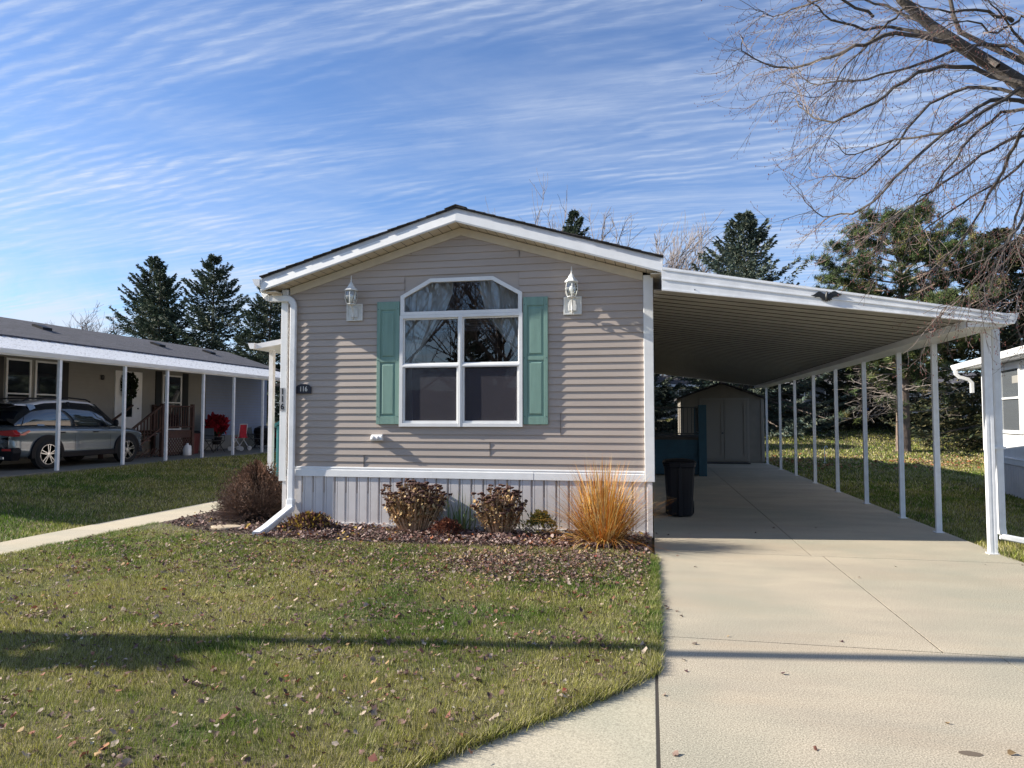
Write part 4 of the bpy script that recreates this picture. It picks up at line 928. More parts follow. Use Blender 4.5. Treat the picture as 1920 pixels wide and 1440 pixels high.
# its carport
nc = thing('neighbour_carport', 'white weathered carport awning along the left neighbouring home', 'carport', (-13.8, 14.2, .35))
s = MB(); s.prism([(-16.6,3.70),(-13.75,3.07),(-13.75,3.10),(-16.6,3.735)], 8.35, 28.2)
y = 8.5
while y < 28: s.prism([(-16.6,3.735),(-13.75,3.10),(-13.75,3.118),(-16.6,3.753)], y, y+.012); y += .3
s.build('roof_panel', M['dirtywhite'], nc)
s = MB(); s.prism(gutter_prof(-13.749, 3.10, 1, .10, .10), 8.35, 28.2); s.box(-13.85,-13.75,8.35,28.2,2.97,3.066); s.box(-16.5,-13.86,28.16,28.2,3.0,3.12); s.build('gutter', M['whitem'], nc)
for y in (9.2,11.7,14.2,16.3,17.98,19.66,21.3,23.1,25.0,27.0):
    MB().box(-13.84,-13.77,y-.035,y+.035,.34,2.97).build('post', M['whitem'], nc)
# wreath on the door
wr = thing('door_wreath', 'dark evergreen wreath hanging on the white door of the left home', 'wreath', (XN+.09, 20.03, 2.62))
r = np.random.default_rng(50); n = 700; a = r.random(n)*2*PI; q = .27+r.normal(0, .05, n)
v, f, c = leaves(.03+r.normal(0,.02,n), np.cos(a)*q*.9, np.sin(a)*q*1.2, .09, 51, np.array([[.015,.03,.015],[.03,.05,.02],[.02,.02,.015]]), tilt=1.5); newmesh('foliage', v, f, M['leaf'], wr, True, col=c)
n = 14; a = r.random(n)*2*PI; s = MB()
for k in range(n): s.lathe([(.004,-.012),(.012,0),(.004,.012)], (.09, math.cos(a[k])*.25, math.sin(a[k])*.32), 6)
s.build('berries', M['bulb'], wr, True)
# porch steps of the neighbour
ns = thing('entry_steps', 'brown wooden entry steps with balusters and lattice at the left home door', 'porch steps', (-15.5, 20.0, .35))
s = MB(); s.box(-16.85,-15.3,19.6,21.3,1.12,1.18); s.build('deck_floor', M['brown'], ns)
for (x, y, z) in ((-15.32,19.75,2.05),(-15.32,21.25,2.05),(-15.32,18.45,1.25),(-16.4,18.45,1.25),(-16.8,21.25,2.05)):
    MB().box(x-.05,x+.05,y-.05,y+.05,.35,z).build('post', M['brown'], ns)
s = MB(); s.box(-15.36,-15.28,19.8,21.2,1.95,2.0); s.box(-15.34,-15.30,19.8,21.2,1.27,1.31); s.box(-16.75,-15.37,21.22,21.28,1.95,2.0)
s.bar((-15.32,18.4,1.22),(-15.32,19.75,2.0),.06,.05); s.bar((-15.32,18.4,.55),(-15.32,19.75,1.3),.04,.05); s.bar((-16.4,18.4,1.22),(-16.4,19.75,2.0),.06,.05)
s.build('handrail', M['brown'], ns)
s = MB()
for k in range(11): s.box(-15.335,-15.305,19.88+k*.125,19.91+k*.125,1.31,1.95)
for k in range(9):
    y = 18.52+k*.14; s.box(-15.335,-15.305,y,y+.03,.62+(y-18.4)*.56,1.27+(y-18.4)*.56)
s.build('balusters', M['brown'], ns)
s = MB()
for k in range(4): s.box(-16.4,-15.36,18.5+k*.27,18.79+k*.27,.50+k*.18,.54+k*.18)
s.box(-15.36,-15.33,19.8,21.2,.93,1.12); s.build('treads', M['brown'], ns)
s = MB()
for k in range(-5, 12):
    for sg in (1, -1):
        y0 = 19.8+k*.13; a = [y0, .37]; b = [y0+.55, .92] if sg > 0 else [y0, .92]; a = [y0, .37] if sg > 0 else [y0+.55, .37]
        if a[0] > b[0]: a, b = b, a
        def clipy(a, b):
            (y1,z1),(y2,z2) = a, b; m_ = (z2-z1)/(y2-y1)
            if y1 < 19.8: z1 += m_*(19.8-y1); y1 = 19.8
            if y2 > 21.2: z2 += m_*(21.2-y2); y2 = 21.2
            return (y1,z1),(y2,z2)
        a, b = clipy(a, b)
        if b[0]-a[0] > .05: s.bar((-15.33+.006*sg,a[0],a[1]),(-15.33+.006*sg,b[0],b[1]),.008,.03,(0,0,1))
for k in range(8):
    s.bar((-15.33,18.55+k*.15,.38),(-15.33,18.55+k*.15+.25,min(.38+.25,.42+k*.1)),.008,.03)
s.build('lattice', M['brown'], ns)

# things on the neighbour's slab
gb = .35
t = thing('maroon_bin', 'maroon lidded plastic bin beside the lattice of the entry steps', 'bin', (-15.7, 21.75, gb))
MB().lathe([(.01,0),(.20,0),(.22,.3),(.25,.66),(.26,.68),(.26,.70),(.01,.70)], (0,0,0), 20, p=4).build('bin_body', M['maroon'], t, True); MB().lathe([(.27,.705),(.27,.73),(.20,.78),(.01,.79)], (0,0,0), 20, p=4).build('lid', M['black'], t, True)
t = thing('plastic_jug', 'white plastic jug on the slab beside the lattice', 'jug', (-15.1, 20.72, gb))
s = MB(); s.lathe([(.01,0),(.12,0),(.13,.02),(.13,.20),(.10,.30),(.05,.35),(.035,.37),(.035,.40),(.01,.405)], (0,0,0), 16, 1, .8, p=3); s.build('jug_body', M['white'], t, True, smooth=True); MB().tube([(.04,.09,.33),(.04,.14,.30),(.04,.14,.18),(.04,.10,.14)], .015, 6).build('handle', M['white'], t, True)
t = thing('poinsettia', 'big red poinsettia in a dark planter stand under the left carport', 'potted plant', (-15.9, 23.5, gb))
MB().lathe([(.01,.25),(.14,.25),(.18,.45),(.20,.52),(.01,.50)], (0,0,0), 14).build('pot', M['black'], t, True)
s = MB()
for k in range(4): a = k*PI/2+.4; s.tube([(math.cos(a)*.12,math.sin(a)*.12,.4),(math.cos(a)*.17,math.sin(a)*.17,0)], .012, 5)
s.build('stand', M['blackm'], t, True)
r = np.random.default_rng(60); n = 420; a = r.random(n)*2*PI; u = r.random(n)*2-1; q = .34*(.7+.3*r.random(n)); rr_ = np.sqrt(1-u*u)
v, f, c = leaves(np.cos(a)*rr_*q*1.1, np.sin(a)*rr_*q*1.1, .98+u*q*.9, .17, 61, np.array([[.42,.015,.03],[.30,.01,.02],[.20,.01,.015]]), tilt=1.2); newmesh('bracts', v, f, M['leaf'], t, True, col=c)
v, f, c = leaves(r.normal(0,.10,90), r.normal(0,.10,90), .62+.12*r.random(90), .14, 62, np.array([[.03,.06,.02]]), tilt=1.2); newmesh('leaves', v, f, M['leaf'], t, True, col=c)
t = thing('red_folding_seat', 'red fabric rollator seat with small white wheels near the poinsettia', 'walker', (-15.35, 24.1, gb))
s = MB(); s.bar((0,-.22,.50),(0,.22,.50),.42,.03); s.build('seat', M['redcloth'], t, True)
s = MB(); s.box(.12,.15,-.2,.24,.5,.98); s.build('backrest', M['redcloth'], t, True)
s = MB()
for sy in (-.24, .26):
    s.tube([(-.22,sy,.08),(.12,sy,.55),(.17,sy,1.0)], .014, 6); s.tube([(.26,sy,.08),(-.08,sy,.55)], .014, 6)
s.tube([(.17,-.24,1.0),(.17,.26,1.0)], .014, 6); s.tube([(-.2,-.24,.12),(-.2,.26,.12)], .012, 6); s.build('frame', M['gray'], t, True)
for (x, y) in ((-.22,-.26),(-.22,.28),(.26,-.26),(.26,.28)): MB().lathe([(.04,-.015),(.085,-.012),(.085,.012),(.04,.015)], (x,y,.085), 14, axis='y').build('wheel', M['white'], t, True)
def chair(label, x, y, cloth, rz):
    t = thing('folding_chair', label, 'chair', (x, y, gb), rz, 'folding chairs under the left carport')
    s = MB(); s.box(-.24,.24,-.22,.22,.40,.425); s.build('seat', cloth, t, True)
    s = MB(); s.add([(-.24,.22,.46),(.24,.22,.46),(.24,.30,.86),(-.24,.30,.86),(-.24,.24,.46),(.24,.24,.46),(.24,.32,.86),(-.24,.32,.86)], [(0,1,2,3),(7,6,5,4),(0,3,7,4),(1,5,6,2),(3,2,6,7),(0,4,5,1)]); s.build('backrest', cloth, t, True)
    for sx in (-.26, .26):
        q = MB(); q.tube([(sx,-.26,0),(sx,.26,.60)], .012, 6); q.tube([(sx,.28,0),(sx,-.24,.42),(sx,-.24,.60)], .012, 6); q.tube([(sx,-.24,.60),(sx,.26,.60),(sx,.32,.88)], .012, 6); q.build('leg_frame', M['blackm'], t, True)
chair('dark folding chair nearest the sky-tinted siding', -15.3, 25.2, M['blackm'], PI/2+.2)
chair('dark folding chair half hidden behind the red poinsettia', -15.5, 22.75, M['blackm'], PI/2-.2)
t = thing('covered_grill', 'low black covered grill at the back of the left carport', 'grill', (-15.9, 26.9, gb))
MB().lathe([(.01,.1),(.42,.1),(.46,.25),(.50,.70),(.46,.82),(.25,.90),(.01,.92)], (0,0,0), 16, .6, 1.4, p=3).build('cover', M['black'], t, True)
s = MB()
for (x, y) in ((-.2,-.5),(.2,-.5),(-.2,.5),(.2,.5)): s.box(x-.02,x+.02,y-.02,y+.02,0,.12)
s.build('legs', M['blackm'], t, True)
t = thing('red_gas_can', 'small red can on top of a box by the barn-roofed shed', 'can', (-14.95, 26.3, gb))
MB().box(-.2,.2,-.2,.2,0,.42).build('box', M['black'], t, True, bevel=.02); MB().lathe([(.01,.425),(.14,.425),(.14,.62),(.10,.66),(.03,.68),(.03,.72),(.01,.72)], (0,0,0), 12, p=3).build('can_body', M['redcloth'], t, True)
# gambrel shed
gs = thing('barn_shed', 'dark barn-roofed shed with pale trim beyond the left carport', 'shed', (-12.6, 29.6, .35))
g0 = [(-14.9,.35),(-14.9,1.7),(-14.3,2.9),(-13.0,3.55),(-11.7,2.9),(-11.1,1.7),(-11.1,.35)]
MB().prism(g0, 29.6, 33).build('wall', mat('olive_siding', (.07,.08,.07), .8, .2, 4), gs)
s = MB()
for a, b in zip(g0[1:5], g0[2:6]): s.bar((a[0],31.2,a[1]+.04),(b[0],31.2,b[1]+.04),3.6,.05,(0,0,1))
s.v = [v_ for v_ in s.v]; s.build('roof', M['shingle'], gs)
s = MB()
for a, b in zip(g0[:-1], g0[1:]): s.bar((a[0],29.56,a[1]),(b[0],29.56,b[1]),.05,.14,(0,0,1)) if abs(a[0]-b[0]) > .1 else s.box(a[0]-.06,a[0]+.06,29.54,29.59,min(a[1],b[1]),max(a[1],b[1]))
s.box(-13.7,-12.3,29.54,29.59,1.75,1.83); s.build('trim', M['neigh'], gs)
MB().box(-13.6,-12.4,29.55,29.585,.36,1.74).build('door', mat('dark_green_door', (.05,.065,.05), .7), gs)

# ------------------------------------------------------------ SUV
car = thing('suv', 'grey suv with white roof parked under the left carport, rear toward camera', 'car', (-15.38, 15.93, .35))
rad = .355
def loft(mb, sections, closed=False):
    b = len(mb.v); n = len(sections[0])
    for s_ in sections: mb.v += [Vector(p) for p in s_]
    for i in range(len(sections)-1):
        for k in range(n-1): mb.f.append((b+i*n+k, b+i*n+k+1, b+(i+1)*n+k+1, b+(i+1)*n+k))
def full(sec, y): return [(x, y, z) for x, z in sec]+[(-x, y, z) for x, z in sec[::-1][0 if sec[-1][0] > 1e-6 else 1:]]
# lower body: stations (y, half width, z bottom, shoulder z, top half-width, top z)
ST = [(-2.20,.70,.46,.86,.60,.93),(-2.16,.82,.36,.92,.72,1.02),(-2.02,.875,.30,.96,.78,1.07),(-1.7,.895,.27,.98,.80,1.08),(-1.0,.90,.25,.97,.80,1.06),(0,.90,.24,.95,.80,1.03),(.8,.90,.25,.94,.80,1.01),(1.15,.895,.27,.93,.76,1.02),(1.6,.88,.28,.91,.70,.98),(1.95,.83,.30,.86,.64,.92),(2.12,.74,.34,.76,.56,.84),(2.19,.60,.40,.66,.45,.74)]
secs = []
for (y, hw, zb, zs, tw, zt) in ST:
    secs.append(full([(hw*.80,zb),(hw*.97,zb+.04),(hw*.985,zb+.22),(hw*.955,zb+.36),(hw*.985,zs-.16),(hw*1.0,zs-.06),(hw*.985,zs),(tw,zt),(tw*.5,zt+.02),(0,zt+.025)], y))
s = MB(); loft(s, secs); s.f.append(tuple(range(len(secs[0])))); s.f.append(tuple(len(s.v)-1-k for k in range(len(secs[0]))))
body = s.build('body', M['paint'], car, True, smooth=True)
sub = body.modifiers.new('s', 'SUBSURF'); sub.levels = 2; sub.render_levels = 2
# greenhouse
GH = [(-2.08,.72,1.05,.60,1.12),(-1.95,.775,1.06,.64,1.30),(-1.65,.785,1.07,.635,1.50),(-1.2,.79,1.06,.63,1.575),(-.5,.79,1.04,.635,1.61),(.2,.79,1.03,.63,1.58),(.55,.785,1.02,.62,1.48),(.85,.775,1.015,.63,1.28),(1.12,.75,1.01,.66,1.05)]
secs = [full([(a,z0),(a*.985+b*.015,z0+(z1-z0)*.25),((a+b)/2+.02,z0+(z1-z0)*.6),(b,z1-.01),(b*.85,z1+.03),(0,z1+.045)], y) for (y, a, z0, b, z1) in GH]
s = MB(); loft(s, secs); gh = s.build('windows', M['carglass'], car, True, smooth=True)
# white roof panel
secs = [full([(b+.006,z1-.02),(b-.005,z1+.012),(b*.85,z1+.042),(0,z1+.058)], y) for (y, a, z0, b, z1) in GH[2:7]]
secs = [full([(.60,1.50),(.60,1.512),(.5,1.53),(0,1.54)], -2.0)]+secs[0:]
s = MB(); loft(s, secs); s.build('roof', M['roofpaint'], car, True, smooth=True)
for sx in (-1, 1):
    q = MB(); q.tube([(sx*.585,-1.75,1.60),(sx*.585,-1.6,1.65),(sx*.585,-.4,1.695),(sx*.585,.15,1.66),(sx*.585,.3,1.61)], .018, 6); q.build('roof_rail', M['black'], car, True)
    # pillars
    for (y0, z0, y1, z1, w_, mt_) in ((-.42,1.04,-.50,1.60,.07,'black'),(1.05,1.03,.35,1.56,.06,'black'),(-1.42,1.05,-1.62,1.52,.20,'paint')):
        q = MB(); xa_, xb_ = sx*.797, sx*.655
        q.add([(xa_,y0-w_/2,z0),(xa_,y0+w_/2,z0),(xb_,y1+w_/2,z1),(xb_,y1-w_/2,z1),(xa_*.985,y0-w_/2,z0),(xa_*.985,y0+w_/2,z0),(xb_*.98,y1+w_/2,z1),(xb_*.98,y1-w_/2,z1)], [(0,1,2,3),(7,6,5,4),(0,3,7,4),(1,5,6,2)]); q.build('pillar', M[mt_], car, True)
    q = MB(); q.box(sx*.905, sx*.88, -.95, .95, .26, .40) if sx > 0 else q.box(-.905, -.88, -.95, .95, .26, .40); q.build('sill', M['black'], car, True, bevel=.02)
    for wy in (-1.30, 1.33):
        q = MB(); n = 18
        for k in range(n):
            a0 = PI*k/n*1.12-.19; a1 = PI*(k+1)/n*1.12-.19
            P_ = lambda a_, r_, x_: (x_, wy+math.cos(a_)*r_, rad+math.sin(a_)*r_)
            ro, ri = .475, .385; x0, x1 = sx*.912, sx*.80
            q.add([P_(a0,ro,x0),P_(a1,ro,x0),P_(a1,ri,x0),P_(a0,ri,x0),P_(a0,ro,x1),P_(a1,ro,x1),P_(a1,ri,x1),P_(a0,ri,x1)], [(0,1,2,3),(0,4,5,1),(3,2,6,7)])
        q.build('wheel_arch', M['black'], car, True)
        q = MB(); q.lathe([(.01,.0),(.39,.0),(.39,.02),(.01,.02)], (sx*.885,wy,rad), 24, axis='x'); q.build('wheel_well', M['tyre'], car, True)
        wh = MB(); o_ = .09*sx; prof = [(.24,-.10),(.32,-.11),(.35,-.09),(.355,-.04),(.355,.04),(.35,.09),(.32,.11),(.245,.105),(.235,.06),(.235,-.1)]
        wh.lathe(prof, (sx*.82,wy,rad), 32, axis='x'); tyre = wh.build('wheel', M['tyre'], car, True, smooth=False)
        q = MB(); cx_ = sx*.918
        q.lathe([(.255,-.01),(.255,.006),(.235,.006),(.235,-.01)], (cx_,wy,rad), 32, axis='x'); q.lathe([(.01,-.02),(.05,-.02),(.05,.012),(.01,.014)], (cx_,wy,rad), 12, axis='x')
        for k in range(5):
            a = k*2*PI/5+.3
            for da in (-.16, .16):
                y0_, z0_ = math.cos(a+da*1.8)*.04, math.sin(a+da*1.8)*.04; y1_, z1_ = math.cos(a+da)*.245, math.sin(a+da)*.245
                q.bar((cx_, wy+y0_, rad+z0_), (cx_, wy+y1_, rad+z1_), .020, .022, (1,0,0))
        q.build('rim', M['rim'], tyre, True)
    q = MB(); q.lathe([(.01,.0),(.05,.0),(.075,.06),(.07,.14),(.03,.18)], (sx*.99,.78,1.02), 10, 1.0, .8); q.bar((sx*.82,.80,1.04),(sx*.95,.79,1.07),.03,.03); q.build('mirror', M['black'], car, True, smooth=True)
    for dy in (-1.02+.12, .06+.12):
        q = MB(); q.tube([(sx*.905,dy-.09,.875),(sx*.925,dy-.04,.88),(sx*.925,dy+.05,.88),(sx*.905,dy+.09,.875)], .016, 6); q.build('door_handle', M['black'], car, True)
    for dy in (-.47, .72, -1.05):
        q = MB(); q.box(sx*.889, sx*.8905, dy-.003, dy+.003, .42, .98) if sx > 0 else q.box(-.8905,-.889,dy-.003,dy+.003,.42,.98); q.build('door_gap', M['black'], car, True)
    q = MB(); q.prism([(sx*.88,.86),(sx*.80,.96),(sx*.42,.94),(sx*.36,.86),(sx*.5,.83),(sx*.84,.80)], -2.215, -2.05); q.build('tail_light', M['red'], car, True, bevel=.01)
    q = MB(); q.prism([(-2.12,.84),(-1.86,.95),(-1.82,.92),(-1.98,.83)], sx*.865, sx*.906, 'x'); q.build('tail_light', M['red'], car, True)
    q = MB(); q.box(sx*.55,sx*.80,-2.235,-2.19,.47,.52); q.build('reflector', M['red'], car, True)
    q = MB(); q.box(sx*.42,sx*.62,-2.26,-2.20,.27,.34); q.build('exhaust_tip', M['rim'], car, True, bevel=.015)
q = MB(); q.prism([(.80,.24),(.86,.42),(.84,.55),(.60,.52),(.5,.56),(-.5,.56),(-.6,.52),(-.84,.55),(-.86,.42),(-.80,.24)], -2.23, -2.0); q.build('rear_bumper', M['black'], car, True, bevel=.02)
q = MB(); q.prism([(-2.16,1.50),(-1.9,1.57),(-1.9,1.53),(-2.16,1.47)], -.6, .6, 'x'); q.build('spoiler', M['black'], car, True, bevel=.01)
q = MB(); q.box(-.26,.26,-2.225,-2.205,.66,.78); q.build('licence_plate', M['white'], car, True)
q = MB(); q.prism([(.7,.26),(.62,.5),(-.62,.5),(-.7,.26)], 2.0, 2.2); q.build('front_bumper', M['black'], car, True, bevel=.02)

for ch in car.children:
    if ch.name.split('.')[0] in ('windows','roof','roof_rail','pillar'): ch.scale.z = 1.1; ch.location.z = -.103
# ------------------------------------------------------------ right neighbour (turned 8 degrees)
dirv = Vector((.35, 2.32, 0)).normalized(); rz = math.atan2(-dirv.x, dirv.y)
rn = thing('white_home', 'white sided home with side window at the right edge', 'mobile home', (7.22, 15.6, 0), rz)
# local: wall plane x=0 facing -x, running along y from -2.6 to 2.35
y0, y1 = -2.6, 2.45
s = MB(); siding(s, y0, y1, .72, 2.75, 0, pitch=.2, lip=.006, out=-1, ax='y'); s.box(.004, 4.2, y0, y1, .0, 2.75); s.prism([(0.004,2.75),(4.2,2.75),(2.1,3.35)], y0, y1); s.build('wall', M['white'], rn, True)
s = MB(); y = y0
while y < y1-.05: s.box(-.012,-.002,y,y+.135,-.05,.63); y += .15
s.box(-.002,.0035,y0,y1,-.05,.64); s.build('skirting', M['skirt'], rn, True)
s = MB(); s.box(-.03,.0,y0,y1,.635,.74); s.box(-.035,.0,y0,y1,.74,.765); s.box(-.03,.05,y1-.0,y1+.06,.6,2.75); s.build('trim_band', M['white'], rn, True)
s = MB(); s.prism([(-.32,2.80),(2.1,3.50),(4.5,2.80),(4.5,2.86),(2.1,3.56),(-.32,2.86)], y0-.3, y1+1.0); s.build('roof', M['shingleg'], rn, True)
s = MB(); s.box(-.315,-.0,y0-.3,y1+1.0,2.755,2.775); s.build('soffit', M['white'], rn, True)
s = MB(); s.prism(gutter_prof(-.322, 2.885, -1, .12, .12), y0-.3, y1+1.0); s.prism([(-.322,2.885),(-.322,2.765),(-.40,2.765),(-.442,2.885)], y1+1.0005, y1+1.006); s.build('gutter', M['white'], rn, True)
s = rtube([(-.38,y1+.75,2.77),(-.38,y1+.75,2.66),(-.30,y1+.75,2.58),(-.12,y1+.75,2.52),(-.05,y1+.75,2.44),(-.05,y1+.75,2.2)], .09, .07); s.build('downspout', M['white'], rn, True)
wy0, wy1, wz0, wz1 = -.42+.30, .90+.30, 1.27, 2.66
s = MB()
for (a, b, c_, d_) in ((wy0,wy1,wz0,wz0+.07),(wy0,wy1,wz1-.07,wz1),(wy0,wy0+.07,wz0+.07,wz1-.07),(wy1-.07,wy1,wz0+.07,wz1-.07),(wy0+.07,wy1-.07,1.98,2.02)): s.box(-.05,-.0085,a,b,c_,d_)
wf2 = s.build('window_frame', M['white'], rn, True, bevel=.005); MB().box(-.02,-.0085,wy0+.07,wy1-.07,wz0+.07,wz1-.07).build('pane', mat('pale_window', (.10,.11,.12), .05, spec=.9), wf2, True)
MB().box(-.024,-.0205,wy0+.12,wy0+.52,2.3,2.45).build('blind', M['neigh'], wf2, True)
s = MB()
for a in (-1.75,): 
    for (p, q, c_, d_) in ((a,a+1.2,wz0,wz0+.07),(a,a+1.2,wz1-.07,wz1),(a,a+.07,wz0+.07,wz1-.07),(a+1.13,a+1.2,wz0+.07,wz1-.07)): s.box(-.05,-.0085,p,q,c_,d_)
wf3 = s.build('window_frame', M['white'], rn, True); MB().box(-.02,-.0085,-1.68,-.62,wz0+.07,wz1-.07).build('pane', M['carglass'], wf3, True)

# ------------------------------------------------------------ far homes
def far_home(label, x0, x1, y, z0, h, m_, roofm, wins, doorcol=None):
    t = thing('far_home', label, 'mobile home', ((x0+x1)/2, y, z0)); cx_ = (x0+x1)/2
    s = MB(); siding(s, x0, x1, z0+.5, z0+h, y, pitch=.16, lip=.012); s.box(x0, x1, y+.004, y+5, z0-.3, z0+h); s.build('wall', m_, t)
    s = MB(); s.add([(x0-.3,y-.4,z0+h-.02),(x1+.3,y-.4,z0+h-.02),(x1+.3,y+2.5,z0+h+.9),(x0-.3,y+2.5,z0+h+.9),(x0-.3,y+5.4,z0+h-.02),(x1+.3,y+5.4,z0+h-.02)], [(0,1,2,3),(3,2,5,4),(0,3,4),(1,5,2),(0,4,5,1)]); s.build('roof', roofm, t)
    s = MB(); s.box(x0-.3,x1+.3,y-.44,y-.41,z0+h-.14,z0+h+.02); s.build('fascia', M['white'], t)
    s = MB(); x = x0
    while x < x1: s.box(x,min(x+.28,x1),y-.03,y-.016,z0-.2,z0+.47); x += .3
    s.build('skirting', M['skirt'], t)
    for (a, b) in wins:
        s = MB(); ring(s, [(a,z0+1.2),(b,z0+1.2),(b,z0+2.3),(a,z0+2.3)], [(a+.07,z0+1.27),(b-.07,z0+1.27),(b-.07,z0+2.23),(a+.07,z0+2.23)], y-.04, y-.015); s.box(a+.07,b-.07,y-.035,y-.016,z0+1.72,z0+1.77)
        o = s.build('window', M['white'], t); MB().box(a+.07,b-.07,y-.0155,y-.014,z0+1.27,z0+2.23).build('pane', M['carglass'], o)
    return t
g1 = far_home('grey home with blue posts behind the pine trunk', 8.5, 17.2, 52.0, 1.45, 2.6, mat('grey_siding', (.20,.21,.23), .7, .1, 2), M['shingle'], ((9.6,10.6),(11.9,12.9),(14.4,15.3)))
s = MB(); s.box(14.9,15.05,49.6,49.75,1.3,4.0); s.box(13.4,13.55,49.6,49.75,1.3,4.0); s.box(13.3,16.2,49.55,49.8,2.1,2.2); s.build('porch_post', mat('blue_paint', (.03,.05,.25), .5), g1)
far_home('white home seen through the branches right of the pine', 17.6, 30.0, 53.0, 1.45, 2.5, M['white'], M['shingleg'], ((19.5,20.4),(24,25)))
far_home('dark far home behind the storage shed', -6, 5.5, 54.0, 1.45, 2.6, M['tan'], M['shingle'], ((-2.2,-1.2),(2.0,3.0)))
fe = thing('board_fence', 'low dark board fence along the back of the lawn', 'fence', (6.5, 49.0, 1.3))
s = MB(); x = 2.5
while x < 13: s.box(x,x+.14,49.0,49.02,hgt(x,49.)-.05,hgt(x,49.)+1.0); x += .15
s.box(2.5,13,49.021,49.06,1.6,1.69); s.build('boards', mat('dark_fence', (.045,.04,.038), .9), fe)
s = MB(); x = 2.5
while x < 13.1: s.box(x-.05,x+.05,49.061,49.16,1.2,2.55); x += 2.4
s.build('posts', M['brown'], fe)

# ------------------------------------------------------------ trees
def spruce_mesh(h, Rr, seed, nb=230, dens=1.0, cols=None, t0=.05, fl=1.0):
    r = np.random.default_rng(seed); cols = cols if cols is not None else np.array([[.030,.050,.036],[.05,.07,.045],[.085,.10,.065],[.025,.038,.03]])
    A = []; B = []; Cc = []
    trunk = []
    for i in range(nb):
        u = t0+(1-t0)*(i+r.random())/nb; u2 = (u-t0)/(1-t0)
        Lb = Rr*((1-u2)**.78)*(.68+.50*r.random())*(1+.16*math.sin(i*.9))+.12; az = r.random()*2*PI
        
        el = -.28+.85*u2+r.normal(0, .10); ns_ = int((50+250*Lb/Rr)*dens)
        s_ = r.random(ns_)**.62; lat = r.normal(0, 1, ns_)*.17*Lb*(1.08-s_)*fl+r.normal(0, .035, ns_)
        o = np.array([math.cos(az), math.sin(az)]); pth = s_*Lb
        x = o[0]*pth*math.cos(el)-o[1]*lat; y = o[1]*pth*math.cos(el)+o[0]*lat
        z = h*u+pth*math.sin(el)-.13*Lb*np.sin(s_*PI)-np.abs(lat)*.20+.06*Lb*s_**4
        P = np.stack([x, y, z], 1)
        sg = np.sign(lat)+(lat == 0); aa = az+sg*(.35+.5*r.random(ns_)); ee = el*.4+r.normal(-.10, .35, ns_)
        Ls = (.11+.15*r.random(ns_))*(.75+.35*h/12)
        D = np.stack([np.cos(aa)*np.cos(ee), np.sin(aa)*np.cos(ee), np.sin(ee)], 1)*Ls[:, None]
        A.append(P); B.append(P+D); lightk = r.random()
        ci = cols[r.integers(len(cols), size=ns_)]*(.95+.8*r.random(ns_))[:, None]*(.78+.45*lightk); Cc.append(ci)
        trunk.append(((0,0,h*u-.02), (o[0]*Lb*.8*math.cos(el), o[1]*Lb*.8*math.cos(el), h*u+Lb*.8*math.sin(el)-.08*Lb), Lb))
    A = np.concatenate(A); B = np.concatenate(B); Cc = np.concatenate(Cc); n = len(A)
    D = B-A; rv = r.normal(size=(n, 3)); S = np.cross(D, rv); S /= np.linalg.norm(S, axis=1)[:, None]+1e-9; S *= (np.linalg.norm(D, axis=1)*.19)[:, None]
    V = np.empty((n*4, 3)); V[0::4] = A; V[1::4] = A+D*.45+S; V[2::4] = B; V[3::4] = A+D*.45-S
    i = np.arange(n)*4; F = np.stack([i, i+1, i+2, i+3], 1)
    return V, F, np.repeat(Cc, 4, 0), trunk
def conifer(name, label, x, y, h, Rr, seed, group=None, nb=280, dens=1.0, cols=None, t0=.05, cat='tree', share=None, rz=0, sc=1):
    z = float(hgt(x, y)); t = thing(name, label, cat, (x, y, z), rz, group)
    if share:
        for ch in share.children:
            c = ch.copy(); C.objects.link(c); c.parent = t; c.scale = (sc, sc, h/share['h'])
        return t
    V, F, cc, tr = spruce_mesh(h, Rr, seed, nb, dens, cols, t0)
    newmesh('crown', V, F, M['needle'], t, True, col=cc)
    s = MB(); s.tube([(0,0,-.2),(0,0,h*.4),(0,0,h*.98)], [h*.018,h*.011,.015], 8)
    for a, b, L_ in tr[::2]: s.tube([a, b], [.012+L_*.012, .008], 3, False)
    s.build('trunk', M['bark'], t, True); t['h'] = h; return t
G = 'spruces rising behind the homes'
a = conifer('spruce_tree', 'leftmost tall spruce above the grey shingle roof', -39.8, 50, 12.9, 5.6, 100, G)
conifer('spruce_tree', 'broad spruce in the middle of the three left spruces', -33.0, 48, 12.4, 5.4, 101, G)
conifer('spruce_tree', 'dark narrow spruce just left of the house gutter', -27.0, 46, 10.2, 4.2, 102, G)
conifer('spruce_tree', 'slim spruce leaning against the leftmost spruce', -36.9, 47, 11.3, 3.4, 107, G, nb=200)
conifer('spruce_tree', 'small spruce tip rising above the right slope of the house roof', -5.6, 53, 15.9, 4.6, 103, G)
conifer('spruce_tree', 'tall blue-grey spruce above the front of the carport roof', 5.4, 42, 12.6, 6.0, 104, G, dens=1.2, cols=np.array([[.05,.075,.06],[.08,.10,.075],[.12,.13,.09],[.04,.055,.045]]))
dk1 = conifer('spruce_tree', 'dark green spruce behind the bare maple at the right edge', 15.6, 35, 9.8, 5.4, 105, G, dens=1.35, cols=np.array([[.03,.042,.022],[.06,.065,.03],[.10,.09,.045],[.02,.028,.018]]))
conifer('spruce_tree', 'low dark spruce filling the gap behind the carport posts', 12.6, 44, 8.5, 4.2, 106, G, dens=1.2, cols=np.array([[.02,.028,.018],[.035,.04,.022],[.05,.05,.03]]))
conifer('spruce_tree', 'dark spruce standing left of the storage shed', -1.2, 40, 8.0, 3.4, 108, G, cols=np.array([[.02,.028,.02],[.035,.045,.03]]))
